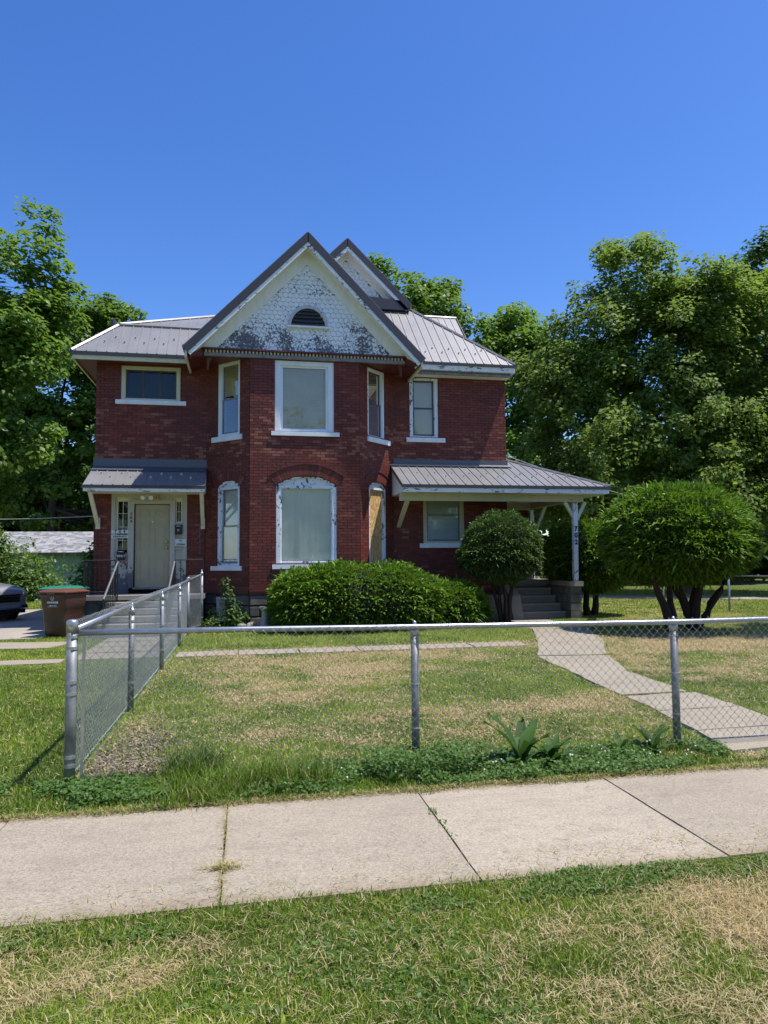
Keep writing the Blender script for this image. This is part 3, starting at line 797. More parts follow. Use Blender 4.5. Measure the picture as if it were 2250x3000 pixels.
# ---------------- roofs
def clip(poly, ax, v, keep_greater):
    out = []
    for i in range(len(poly)):
        a, b_ = poly[i], poly[(i+1) % len(poly)]
        ia = (a[ax] >= v) == keep_greater; ib = (b_[ax] >= v) == keep_greater
        if ia: out.append(a)
        if ia != ib:
            t = (v-a[ax])/(b_[ax]-a[ax]); out.append(tuple(a[k]+(b_[k]-a[k])*t for k in range(2)))
    return out
def metal_roof(poly, udir, pitch=.229, off=0., th=.012, guards=None, parent=H):
    o = Vector(poly[0]); u = Vector(udir).normalized()
    nrm = None
    for i in range(1, len(poly)-1):
        c = (Vector(poly[i])-o).cross(Vector(poly[i+1])-o)
        if c.length > 1e-6: nrm = c.normalized(); break
    if nrm.z < 0: nrm = -nrm
    v = nrm.cross(u)
    if v.z < 0: v = -v
    P2 = [((Vector(p)-o).dot(u), (Vector(p)-o).dot(v)) for p in poly]
    lo, hi = min(p[0] for p in P2), max(p[0] for p in P2)
    W = lambda a, b_, h=0: o+u*a+v*b_+nrm*h
    k = lo-off
    while k < hi:
        c = clip(clip(P2, 0, k, True), 0, k+pitch, False)
        if len(c) >= 3 and k+pitch > lo:
            m2 = MB(); m2.prism([W(a, b_, 0) for a, b_ in c], nrm*th)
            r = clip(clip(P2, 0, k-.02, True), 0, k+.02, False); r2 = clip(clip(P2, 0, k-.010, True), 0, k+.010, False)
            if len(r) >= 3 and len(r) == len(r2):
                n_ = len(r); vs = [W(a, b_, th*.9) for a, b_ in r]+[W(a, b_, th+.02) for a, b_ in r2]
                m2.add(vs, [tuple(range(n_, 2*n_))]+[(i, (i+1) % n_, (i+1) % n_+n_, i+n_) for i in range(n_)])
            elif len(r) >= 3: m2.prism([W(a, b_, th*.9) for a, b_ in r], nrm*.02)
            for f_ in (.33, .62):
                x = k+pitch*f_; r = clip(clip(P2, 0, x-.008, True), 0, x+.008, False)
                if len(r) >= 3: m2.prism([W(a, b_, th*.9) for a, b_ in r], nrm*.0045)
            m2.build('roof_panel', 'roof_metal', parent)
        k += pitch
    if guards:
        for (du, dv0, dv1, cnt) in guards:
            for i in range(cnt):
                a = lo-off+pitch*(du+i)+pitch*.5; b_ = dv0 if i % 2 else dv1
                g = MB(); s_ = .022
                g.add([W(a-s_*1.4, b_-s_, th+.003), W(a+s_*1.4, b_-s_, th+.003), W(a+s_*1.4, b_+s_, th+.003), W(a-s_*1.4, b_+s_, th+.003)], [(0, 1, 2, 3)])
                g.prism([W(a-s_, b_, th), W(a+s_, b_, th), W(a+s_*.8, b_, th+.05), W(a-s_*.8, b_, th+.05)], v*.008)
                g.prism([W(a-.004, b_-.02, th), W(a-.004, b_+.03, th), W(a-.004, b_, th+.05)], u*.008)
                g.build('snow_guard', 'clear_plastic', parent)
def cap(a, b_, w=.07, h=.03, mat='roof_metal', name='ridge_cap', parent=H):
    m2 = MB(); m2.tube([a, b_], [w*.55, w*.55], 6); m2.build(name, mat, parent)
def bar(name, a, b_, up, w, h, mat, parent=H, **tg):     # rectangular bar from a to b; w along side, h along up
    a, b_, up = Vector(a), Vector(b_), Vector(up).normalized(); d = (b_-a).normalized(); s_ = d.cross(up).normalized(); up = s_.cross(d)
    m2 = MB(); m2.prism([a-s_*w/2-up*h/2, a+s_*w/2-up*h/2, a+s_*w/2+up*h/2, a-s_*w/2+up*h/2], b_-a)
    m2.f = [tuple(reversed(f)) for f in m2.f]
    return m2.build(name, mat, parent, **tg)
# left wing
ze = 6.53
metal_roof([(-4.08, 17.53, ze), (-.9, 17.53, ze), (-.9, 18.46, ze+.95), (-3.17, 18.46, ze+.95)], (1, 0, 0), off=.12, guards=[(1, .48, .72, 1), (2, .48, .72, 10)])
metal_roof([(-4.08, 24.5, ze), (-4.08, 17.53, ze), (-3.17, 18.46, ze+.95), (-3.17, 24.5, ze+.95)], (0, 1, 0))
cap((-4.08, 17.53, ze+.02), (-3.17, 18.46, ze+.98), .09); cap((-3.2, 18.46, ze+.985), (-.8, 18.46, ze+.985), .08); cap((-3.17, 18.4, ze+.985), (-3.17, 24.5, ze+.985), .08)
zt = ze+.96
metal_roof([(-3.17, 18.46, zt), (2.0, 18.46, zt), (2.0, 21.5, zt+1.49), (-.13, 21.5, zt+1.49)], (1, 0, 0))
metal_roof([(-3.17, 24.5, zt), (-3.17, 18.46, zt), (-.13, 21.5, zt+1.49), (-.13, 24.5, zt+1.49)], (0, 1, 0))
cap((-3.17, 18.46, zt+.03), (-.13, 21.5, zt+1.52), .09)
bar('eave_trim', (-4.1, 17.52, ze-.035), (-1.15, 17.52, ze-.035), (0, 0, 1), .03, .085, 'roof_trim')
bar('fascia', (-4.04, 17.56, ze-.125), (-1.15, 17.56, ze-.125), (0, 0, 1), .04, .10, 'cream_trim')
bar('eave_trim', (-4.1, 17.53, ze-.035), (-4.1, 24.5, ze-.035), (0, 0, 1), .03, .085, 'roof_trim')
bar('fascia', (-4.05, 17.56, ze-.125), (-4.05, 24.5, ze-.125), (0, 0, 1), .04, .10, 'cream_trim')
mb = MB(); mb.box((-4.03, 17.58, ze-.13), (-1.0, 18.0, ze-.11)); mb.box((-4.03, 18.0, ze-.13), (-3.6, 24.5, ze-.11)); mb.build('soffit', 'red_paint', H)
mb = MB(); mb.tube([(-3.41, 19.0, 7.0), (-3.41, 19.0, 7.80)], .07, 10); mb.build('vent_pipe', 'roof_trim', H)
# right wing
zr = 6.66
metal_roof([(3.4, 17.53, zr), (6.97, 17.53, zr), (4.58, 19.98, zr+2.27), (3.4, 19.98, zr+2.27)], (1, 0, 0), off=.05, guards=[(5, .75, .52, 8)])
metal_roof([(6.97, 17.53, zr), (6.97, 26, zr), (4.58, 26, zr+2.27), (4.58, 19.98, zr+2.27)], (0, 1, 0))
cap((6.97, 17.53, zr+.02), (4.58, 19.98, zr+2.30), .09)
bar('eave_trim', (4.1, 17.52, zr-.03), (7.0, 17.52, zr-.03), (0, 0, 1), .03, .07, 'roof_trim')
bar('fascia', (4.0, 17.56, zr-.13), (6.95, 17.56, zr-.13), (0, 0, 1), .04, .13, 'fascia_peel')
bar('fascia', (6.95, 17.56, zr-.13), (6.95, 26, zr-.13), (0, 0, 1), .04, .13, 'fascia_peel')
mb = MB(); mb.box((3.9, 17.60, zr-.19), (6.93, 17.75, zr-.17)); mb.box((3.9, 17.69, 6.375), (6.89, 18.0, 6.39)); mb.box((6.84, 18.0, 6.47), (6.93, 26, 6.49)); mb.build('soffit', 'cream_soffit', H)
bar('frieze_board', (3.9, 17.66, 6.395), (6.90, 17.66, 6.395), (0, 0, 1), .06, .05, 'grey_board')
bar('band', (3.9, 17.70, 6.45), (6.88, 17.70, 6.45), (0, 0, 1), .06, .09, 'grey_board')
dn = MB(); x = 4.0
while x < 6.86: dn.box((x, 17.635, 6.425), (x+.045, 17.668, 6.485)); x += .088
dn.build('dentils', 'grey_board', H, kind='stuff')
# rear pieces seen over the hip
metal_roof([(5.6, 22.2, 8.35), (7.32, 22.2, 8.35), (7.32, 24.05, 10.15), (5.6, 24.05, 10.15)], (1, 0, 0), off=.1)
mb = MB(); mb.prism([(5.6, 22.35, 5), (7.25, 22.35, 5), (7.25, 22.35, 8.4), (5.6, 22.35, 8.4)], (0, .1, 0)); mb.build('rear_wall', 'brick', H)
mb = MB(); mb.prism([(7.25, 22.4, 5), (7.25, 26.2, 5), (7.25, 26.2, 8.3), (7.25, 24.05, 10.1), (7.25, 22.4, 8.4)], (-.1, 0, 0)); mb.build('rear_wall', 'brick', H)
bar('rake_trim', (7.34, 22.18, 8.33), (7.34, 24.05, 10.16), (0, 0, 1), .03, .10, 'roof_trim'); cap((5.6, 24.05, 10.17), (7.35, 24.05, 10.17), .09)

# ---------------- gables
def gable(Yf, Yr, cx, zb, zin, half, apz, tipL, tipR, backY, lab=None, vent=True, shingle_mat='shingle_paint', proud=0):
    """Yf: face plane, Yr: rake (front edge) plane; apz: roof apex; tips: (x,z) of the roof eaves"""
    G = H
    P = Plane((cx, Yf), (1, 0))
    mb = MB(); mb.prism([P(-half, 0, zb), P(half, 0, zb), P(0, 0, zin)], (0, .1, 0)); mb.build('gable_wall', 'grey_board', G)
    for sgn, tip in ((-1, tipL), (1, tipR)):
        A = Vector((cx, Yr, apz)); B = Vector((tip[0], Yr, tip[1])); d = (B-A).normalized(); up = Vector((-d.z*sgn, 0, abs(d.x))) ; up = up.normalized()
        if up.z < 0: up = -up
        back = Vector((0, backY-Yr, 0))
        # roof slab (edge-on from the street)
        metal_roof([tuple(A+Vector((0, .02, 0))), tuple(B+Vector((0, .02, 0))), tuple(B+back), tuple(A+back)], (0, 1, 0), parent=G)
        t = .17
        m2 = MB(); m2.prism([A+up*.015, B+up*.015, B-up*(t-.015)+d*0, A-Vector((0, 0, 1))*(t/abs(up.z))+up*.015], (0, .035, 0)); m2.build('rake_trim', 'roof_trim', G)
        # peeling barge board under the metal edge, then soffit and frieze on the wall
        A1 = A-Vector((0, 0, 1))*(t/up.z-.015/up.z); B1 = B-up*(t-.015)
        h2 = .085
        m2 = MB(); m2.prism([A1+Vector((0, .02, 0)), B1+Vector((0, .02, 0)), B1-up*h2+Vector((0, .02, 0)), A1-Vector((0, 0, 1))*(h2/up.z)+Vector((0, .02, 0))], (0, .03, 0)); m2.build('barge_board', 'fascia_peel', G)
        A2 = A1-Vector((0, 0, 1))*(.04/up.z); B2 = B1-up*.04
        m2 = MB(); m2.prism([A2+Vector((0, .05, 0)), B2+Vector((0, .05, 0)), B2+Vector((0, Yf-Yr, 0)), A2+Vector((0, Yf-Yr, 0))], -up*.02); m2.build('soffit', 'cream_soffit', G)
        A3 = A2-up*.02; w3 = .24 if half > 2 else .13
        Lx = lambda zz: None
        m2 = MB()
        B3 = B2-up*.02-d*.25
        # frieze board on the gable wall, its foot cut level at the band
        top = [Vector((A3.x, Yf, A3.z)), Vector((B3.x, Yf, B3.z))]
        bot = [Vector((cx, Yf, A3.z-w3/up.z)), None]
        k = (zb-bot[0].z)/d.z; xb = cx+d.x*k
        k2 = (zb-A3.z)/d.z; xt = cx+d.x*k2
        m2.prism([(cx, Yf, A3.z), (xt, Yf, zb), (xb, Yf, zb), (cx, Yf, A3.z-w3/up.z)], (0, -.035, 0)); m2.build('frieze_board', 'cream_soffit', G)
    return P
# front gable
CX = 1.405
gable(16.9, 16.5, CX, 6.56, 9.0, 2.44, 9.37, (-1.46, 6.45), (4.25, 6.43), 21.0)
# shingles
sh_protos = []
def shingle(Wd, Hh, tone, full=True):
    n = 5; r = Wd/2-.003; pts = [(-r, Hh), (-r, r*.85)]
    for k in range(1, n): a = math.pi*k/n; pts.append((-r*math.cos(a), r*.85-r*.85*math.sin(a)))
    pts += [(r, r*.85), (r, Hh)]
    mb = MB(); mb.tone = tone
    N_ = len(pts)
    ins = [(x*.80, max(z+ (.014 if z < r else 0), .012)) for x, z in pts]
    vs = [(x, -.004-.020*(1-z/Hh), z) for x, z in pts]+[(x, .0-.004*(1-z/Hh), z) for x, z in pts]+[(x, -.005-.020*(1-z/Hh), z) for x, z in ins]
    mb.add(vs, [tuple(range(2*N_, 3*N_))]+[(i, (i+1) % N_, (i+1) % N_+2*N_, i+2*N_) for i in range(N_)]+[(i+N_, (i+1) % N_+N_, (i+1) % N_, i) for i in range(N_)])
    mb.t = [(.60 if z < r*.7 else .10) for x, z in pts]*2+[.0]*N_
    return mb
for i in range(6): 
    mb = shingle(.128, .19, i/5.); me = bpy.data.meshes.new('shingle'); me.from_pydata(mb.v, [], mb.f); at = me.attributes.new('tone', 'FLOAT', 'POINT'); at.data.foreach_set('value', mb.t); me.materials.append(MATS['shingle_paint']); sh_protos.append(me)
def shingles(Yf, cx, zb, ztop, slope, inner, mat, hole=None, xmin=None, limit=300, zmin_part=-99):
    row = 0; z = zb-.02; Wd, rh = .128, .112; rest = MB(); cnt = 0; total = []
    while z < ztop:
        hw = (ztop-z-.03)*inner
        x = -(row % 2)*Wd/2 - math.ceil(hw/Wd)*Wd
        while x < hw:
            if abs(x) < hw+.02 and not (hole and ((x)**2/(hole[1]+.02)**2+max(0, z+.07-hole[0])**2/(hole[2]+.02)**2) < 1 and z+.10 > hole[0]) and (xmin is None or x+cx > xmin):
                total.append((x+cx, z))
            x += Wd
        z += rh; row += 1
    for x, z in sorted(total, key=lambda q: q[1]-0):
        j = rnd.uniform(-.003, .003)
        if cnt < limit:
            o = bpy.data.objects.new('shingle', rnd.choice(sh_protos)); link(o, H, (x+j, Yf, z+rnd.uniform(-.004, .004))); o.rotation_euler = (0, rnd.uniform(-.02, .02), 0); cnt += 1
        else:
            m_ = shingle(Wd, .19, .5); rest.add([(a+x+j, b_+Yf, c+z) for a, b_, c in m_.v], m_.f); rest.t[-len(m_.t):] = m_.t
    if rest.v: rest.build('shingles', mat, H, kind='stuff')
shingles(16.9, CX, 6.56, 8.76, .97, .965, 'shingle_paint', hole=(7.20, .45, .46), limit=300)
# half round attic vent
vz = 7.20; vr = .41; vc = CX+.03
mb = MB(); n = 18
for k in range(n):
    a0, a1 = math.pi*k/n, math.pi*(k+1)/n
    q = [(vc+vr*math.cos(a0), 16.9, vz+vr*math.sin(a0)*1.08), (vc+vr*math.cos(a1), 16.9, vz+vr*math.sin(a1)*1.08), (vc+(vr+.075)*math.cos(a1), 16.9, vz+(vr+.075)*math.sin(a1)*1.08), (vc+(vr+.075)*math.cos(a0), 16.9, vz+(vr+.075)*math.sin(a0)*1.08)]
    mb.prism(q, (0, -.06, 0)); 
vo = mb.build('attic_vent', 'shingle_paint', H)
mb = MB(); mb.prism([(vc+vr*math.cos(math.pi*k/n), 16.895, vz+vr*1.08*math.sin(math.pi*k/n)) for k in range(n+1)], (0, -.004, 0)); mb.build('backing', 'interior', vo)
for k in range(5):
    z = vz+.03+k*.085; hw = vr*math.sqrt(max(0, 1-((z+.03-vz)/(vr*1.08))**2))-.01
    if hw < .05: continue
    mb = MB(); nb = 8
    vs = []
    for i in range(nb+1):
        x = vc-hw+2*hw*i/nb; sag = -.02*(1-((i-nb/2)/(nb/2))**2)*(k == 1)
        vs += [(x, 16.845, z+sag), (x, 16.885, z+.06+sag)]
    mb.add(vs, [(2*i, 2*i+2, 2*i+3, 2*i+1) for i in range(nb)]); mb.build('louver', 'dark_sash', vo)
bar('vent_sill', (vc-.52, 16.85, vz-.025), (vc+.52, 16.85, vz-.025), (0, 0, 1), .10, .045, 'pale_sill', vo)
# dentil band under the gable and the boxed corners
bar('cornice', (-1.02, 16.86, 6.545), (3.84, 16.86, 6.545), (0, 0, 1), .13, .035, 'red_paint')
bar('frieze_board', (-1.0, 16.9, 6.42), (3.82, 16.9, 6.42), (0, 0, 1), .08, .075, 'grey_board')
bar('band', (-1.0, 16.93, 6.49), (3.82, 16.93, 6.49), (0, 0, 1), .08, .08, 'red_paint')
dn = MB(); x = -.98
while x < 3.8: dn.box((x, 16.855, 6.462), (x+.042, 16.895, 6.522)); x += .084
dn.build('dentils', 'aged_cream', H, kind='stuff')
mb = MB(); mb.prism([(-1.0, 16.92, 6.40), (3.82, 16.92, 6.40), (3.82, 18.05, 6.40), (-1.0, 18.05, 6.40)], (0, 0, .03)); mb.build('soffit', 'red_paint', H)
mb = MB(); mb.box((-1.0, 16.95, 6.43), (-.95, 18.0, 6.9)); mb.build('gable_side', 'red_paint', H)
mb = MB(); mb.box((3.77, 16.95, 6.43), (3.82, 18.0, 6.9)); mb.build('gable_side', 'red_paint', H)
# boxed returns at the eave tips
for sgn, xt, xi in ((-1, -1.42, -1.0), (1, 4.2, 3.82)):
    mb = MB(); mb.prism([(xi, 16.9, 6.38), (xt+.14*sgn*-1, 16.55, 6.26), (xt, 16.55, 6.38), (xi, 16.9, 6.62)], (0, .06, 0)); mb.build('eave_return', 'red_paint', H)
    B = Vector((xt, 16.55, 6.30))
    bar('eave_board', (xt-.03*sgn, 16.53, 6.31), (xt-.03*sgn, 18.3, 6.31), (0, 0, 1), .05, .17, 'cream_trim')
    mb = MB(); mb.prism([(xt-.05*sgn, 16.56, 6.28), (xi, 16.92, 6.41), (xi, 18.2, 6.41), (xt-.05*sgn, 18.2, 6.28)], (0, 0, .02)); mb.build('soffit', 'red_paint', H)
    mb = MB()      # curved wooden corner bracket
    pr = [(0, 0), (.24, 0), (.22, -.06), (.12, -.13), (.08, -.30), (.02, -.36), (0, -.36)]
    mb.prism([(xi-sgn*(.06+x*.5), 16.97, 6.40+z*.9) for x, z in pr], (0, .10, 0)); mb.build('corner_bracket', 'red_paint', H)
# rear gable
gable(20.0, 19.6, 2.80, 8.95, 10.4, 1.45, 10.74, (.98, 8.92), (4.66, 8.90), 24.0, vent=False)
for me in [1]:
    sh2 = MB()
    z = 8.9; row = 0
    while z < 10.2:
        hw = (10.2-z-.03)*.97; x = -(row % 2)*.064-math.ceil(hw/.128)*.128
        while x < hw:
            if abs(x) < hw+.02 and x > -.2:
                m_ = shingle(.128, .19, .5); sh2.add([(a+x+2.80, b_+20.0, c+z) for a, b_, c in m_.v], m_.f); sh2.t[-len(m_.t):] = m_.t
            x += .128
        z += .112; row += 1
    sh2.build('shingles', 'shingle_paint2', H, kind='stuff')
mb = MB(); mb.prism([(3.3, 19.62, 8.75), (4.6, 19.62, 8.75), (4.6, 19.62, 8.95), (4.3, 19.62, 9.03), (3.3, 19.62, 9.10)], (0, .35, 0)); mb.build('flashing', 'roof_trim', H)

# ---------------- entry canopy
zc0, zc1 = 3.33, 3.83
metal_roof([(-3.70, 17.2, zc0), (-.98, 17.2, zc0), (-.98, 18.0, zc1), (-3.70+.07, 18.0, zc1)], (1, 0, 0), off=.03, guards=[(1, .38, .58, 10)])
mb = MB(); mb.prism([(-3.63, 17.985, 3.86), (-.98, 17.985, 3.86), (-.98, 17.985, 4.06), (-3.63, 17.985, 4.06)], (0, -.012, 0)); mb.prism([(-3.63, 17.97, 3.87), (-.98, 17.97, 3.87), (-.98, 17.80, 3.765), (-3.63, 17.80, 3.765)], (0, 0, -.01)); mb.build('flashing', 'flashing', H)
bar('eave_trim', (-3.72, 17.19, zc0-.03), (-.97, 17.19, zc0-.03), (0, 0, 1), .03, .07, 'roof_trim')
bar('fascia', (-3.69, 17.22, zc0-.10), (-.99, 17.22, zc0-.10), (0, 0, 1), .04, .075, 'fascia_peel')
mb = MB(); mb.box((-3.66, 17.24, zc0-.13), (-1.0, 18.0, zc0-.115)); mb.build('soffit', 'cream_trim', H)
for xx in (-3.66, -1.01):
    mb = MB(); mb.prism([(xx, 17.24, zc0-.1), (xx, 18.0, zc0-.1), (xx, 18.0, zc1-.01), (xx, 17.24, zc0-.01)], (.02, 0, 0)); mb.build('canopy_side', 'white_trim', H)
for xx, xw in ((-3.56, -3.50), (-1.06, -1.06)):
    bar('brace', (xx, 17.30, zc0-.13), (xw, 17.95, 2.46), (1, 0, 0), .06, .09, 'cream_trim')
    bar('brace_block', (xw, 17.975, 2.35), (xw, 17.975, 2.62), (1, 0, 0), .05, .10, 'cream_trim')
# ---------------- porch roof
zp = 3.36; YE = 16.55; XE = 9.06; sl_ = .445
zw = zp+(18-YE)*sl_
hx = 2.05
metal_roof([(3.66, YE, zp), (XE, YE, zp), (XE-hx, YE+hx, zp+hx*sl_), (6.86, YE+hx, zp+hx*sl_), (6.86, 18, zw), (3.66, 18, zw)], (1, 0, 0), off=.02, guards=[(2, .62, .88, 19)])
metal_roof([(XE, YE, zp), (XE, 20.6, zp), (XE-hx, 20.6, zp+hx*sl_), (XE-hx, YE+hx, zp+hx*sl_)], (0, 1, 0))
cap((XE, YE, zp+.02), (XE-hx, YE+hx, zp+hx*sl_+.03), .08)
mb = MB(); mb.prism([(3.74, 17.985, zw-.02), (6.87, 17.985, zw-.02), (6.87, 17.985, zw+.17), (3.74, 17.985, zw+.17)], (0, -.012, 0)); mb.build('flashing', 'flashing', H)
mb = MB(); mb.prism([(3.60, 17.98, zw+.04), (6.95, 17.98, zw+.04), (6.95, 17.84, zw-.015), (3.60, 17.84, zw-.015)], (0, 0, .014)); mb.build('flashing', 'roof_metal', H)
bar('eave_trim', (3.64, YE-.01, zp-.03), (XE+.02, YE-.01, zp-.03), (0, 0, 1), .03, .07, 'roof_trim')
bar('eave_trim', (XE+.01, YE, zp-.03), (XE+.01, 20.6, zp-.03), (0, 0, 1), .03, .07, 'roof_trim')
mb = MB(); mb.prism([(3.66, YE, zp+.03), (3.66, 18, zw+.03), (3.66, 18, zw-.05), (3.66, YE, zp-.05)], (-.02, 0, 0)); mb.build('rake_trim', 'roof_trim', H)
bar('fascia', (3.68, YE+.025, zp-.12), (XE-.03, YE+.025, zp-.12), (0, 0, 1), .04, .105, 'fascia_peel')
bar('fascia', (XE-.03, YE+.03, zp-.12), (XE-.03, 20.6, zp-.12), (0, 0, 1), .04, .105, 'fascia_peel')
mb = MB(); mb.prism([(3.68, YE+.05, zp-.17), (3.68, 18, zp-.17), (3.68, 18, zw-.05), (3.68, YE+.05, zp-.05)], (.02, 0, 0)); mb.build('porch_side', 'white_trim', H)
mb = MB(); mb.box((3.70, YE+.05, zp-.17), (XE-.05, 18, zp-.155)); mb.box((6.85, 18, zp-.17), (XE-.05, 20.6, zp-.155)); mb.build('porch_ceiling', 'cream_soffit', H)
bar('beam', (3.68, 17.0, zp-.26), (8.52, 17.0, zp-.26), (0, 0, 1), .10, .19, 'aged_cream')
bar('beam', (8.32, 17.06, zp-.25), (8.32, 19.95, zp-.25), (0, 0, 1), .10, .17, 'aged_cream')
bar('beam', (7.3, 19.88, zp-.27), (8.27, 19.88, zp-.27), (0, 0, 1), .10, .20, 'aged_cream')
bar('brace', (3.88, 17.02, zp-.36), (3.86, 17.97, 2.42), (1, 0, 0), .07, .10, 'cream_trim')
bar('porch_post', (8.27, 17.0, .96), (8.30, 17.0, zp-.355), (0, 1, 0), .115, .115, 'white_peel')
bar('porch_post', (8.30, 19.86, .96), (8.30, 19.86, zp-.37), (0, 1, 0), .12, .12, 'white_peel')
for a, b_ in (((8.32, 17.0, 2.52), (8.80-.22, 17.0, zp-.36)), ((8.32, 17.0, 2.50), (8.02, 17.0, zp-.36)), ((8.32, 17.03, 2.55), (8.32, 17.5, zp-.34)), ((8.36, 19.86, 2.2), (8.78, 19.86, zp-.18))):
    bar('brace', a, b_, (0, 1, 0), .08, .07, 'aged_cream' if a[1] > 17.02 else 'cream_trim')
# ------------------------------------------------------------------ entry landing, steps, rails
LS = thing('entry_steps', (-2.3, 16.2, 0), 'weathered concrete landing and steps in front of the tan entry door', 'steps')
mb = MB(); mb.box((-3.66, 17.0, .70), (-.96, 17.99, .80)); mb.build('landing_slab', 'steps', LS)
mb = MB(); mb.box((-3.58, 17.08, 0), (-3.02, 17.99, .70)); mb.build('landing_base', 'foundation', LS)
mb = MB(); mb.box((-1.4, 17.08, 0), (-1.02, 17.99, .70)); mb.build('landing_base', 'foundation', LS)
for k in range(5):
    z = .66-.135*k; y = 17.0-.32*k
    mb = MB(); mb.box((-3.05, y-.34, z-.10), (-1.36, y+.0, z)); mb.box((-3.03, y-.30, max(0, z-.135)), (-1.38, y-.04, z-.10)) ; mb.build('step', 'steps', LS)
mb = MB(); mb.prism([(-3.0, 17.0, .0), (-3.0, 17.0, .56), (-3.0, 15.5, 0)], (.08, 0, 0)); mb.prism([(-1.5, 17.0, .0), (-1.5, 17.0, .56), (-1.5, 15.5, 0)], (.08, 0, 0)); mb.build('stringer', 'foundation', LS)
lt = thing('lattice_skirt', (-3.3, 17.02, 0), 'dark diagonal wooden lattice under the left side of the landing', 'lattice')
for k in range(7):
    x = -3.62+k*.1; a = Vector((x, 17.03, .02)); b_ = Vector((min(x+.45, -3.05), 17.03, .02+(min(x+.45, -3.05)-x)*1.3))
    if (b_-a).length > .1: bar('slat', a, b_, (0, 1, 0), .05, .015, 'grey_board' if k % 3 else 'bark', lt)
def railing(name, pts, hts, label, mat='iron', picket=.11, white=None, group=None):
    """pts: ground points of the run; hts: rail height"""
    a, b_ = Vector(pts[0]), Vector(pts[1])
    t = thing(name, tuple((a+b_)/2), label, 'railing', group)
    up = Vector((0, 0, hts))
    m2 = MB(); m2.tube([a+up, b_+up], .016, 6); m2.build('top_rail', mat, t)
    m2 = MB(); m2.tube([a+Vector((0, 0, .09)), b_+Vector((0, 0, .09))], .011, 5); m2.build('bottom_rail', mat, t)
    Ld = (b_-a).length; n = max(2, int(Ld/picket))
    for k in range(n+1):
        p = a.lerp(b_, k/n); m2 = MB(); e = k in (0, n)
        m2.tube([p+Vector((0, 0, 0 if e else .09)), p+up], .017 if e else .008, 5); m2.build('post' if e else 'baluster', mat, t)
    return t
railing('landing_railing', [(-3.58, 17.04, .8), (-2.92, 17.04, .8)], .80, 'black iron railing on the left front of the entry landing', picket=.095)
railing('landing_railing', [(-1.62, 17.04, .8), (-1.00, 17.04, .8)], .80, 'black iron railing on the right front of the entry landing', picket=.12)
railing('landing_railing', [(-3.60, 17.08, .8), (-3.60, 17.95, .8)], .80, 'black iron railing along the left end of the entry landing', picket=.11)
def stair_rail(x, lab):
    t = thing('stair_handrail', (x, 16.3, 0), lab, 'handrail', 'white pipe handrails on the entry steps')
    top = Vector((x, 17.0, 1.56)); bot = Vector((x, 15.42, .80))
    m2 = MB(); m2.tube([top, bot], .022, 8); m2.build('handrail', 'galv', t)
    for k in range(9):
        p = top.lerp(bot, k/8.); zb_ = max(.0, .70-(17.0-p.y)*.42)
        m2 = MB(); m2.tube([Vector((p.x, p.y, zb_)), p], .010 if k not in (0, 8) else .016, 5); m2.build('baluster', 'iron', t)
stair_rail(-2.87, 'white topped handrail on the left side of the entry steps')
stair_rail(-1.63, 'white topped handrail on the right side of the entry steps')

# ------------------------------------------------------------------ porch base, steps
PB = thing('porch_steps', (7.4, 17.6, 0), 'shaded grey concrete porch floor and steps at the right of the house', 'steps')
mb = MB(); mb.box((6.87, 18.42, .82), (8.56, 20.0, .96)); mb.build('porch_floor', 'porch_concrete', PB)
mb = MB(); mb.box((6.9, 18.5, 0), (8.5, 20.0, .82)); mb.build('porch_base', 'porch_concrete', PB)
for k in range(4):
    z = .77-.19*k; y = 18.42-.29*k
    mb = MB(); mb.box((6.90, y-.30, z-.05), (8.10, y+.0, z)); mb.box((6.90, y-.27, z-.19), (8.10, y, z-.05)); mb.build('step', 'porch_concrete', PB)
mb = MB(); mb.prism([(6.62, 18.0, 0), (6.62, 18.0, .96), (6.62, 17.35, .62), (6.62, 17.1, .0)], (.28, 0, 0))
mb.f = [tuple(f) for f in mb.f]; mb.build('cheek_wall', 'porch_concrete', PB)
mb = MB(); mb.box((6.0, 17.5, 0), (6.62, 17.99, .62)); mb.build('cheek_wall', 'porch_concrete', PB)
mb = MB(); mb.box((8.08, 16.90, .85), (8.44, 18.55, .975)); mb.build('coping', 'porch_concrete', PB)
for r in range(4):
    z0_ = .02+r*.21
    for c in range(4):
        y0_ = 16.95+c*.4
        mb = MB(); e = .012; mb.box((8.11, y0_+e, z0_), (8.41, min(y0_+.4-e, 18.5), z0_+.20)); mb.build('block', 'foundation', PB)
t_ = railing('porch_railing', [(8.30, 17.15, .97), (8.30, 19.78, .97)], .72, 'black iron picket railing along the right side of the porch', picket=.105)
text('7\n0\n2', .17, 'black_print', Plane((8.2, 16.94), (1, 0)), .085, 2.14, .006, 'number', None, label='black numbers 702 set vertically on the white porch post', category='house number')

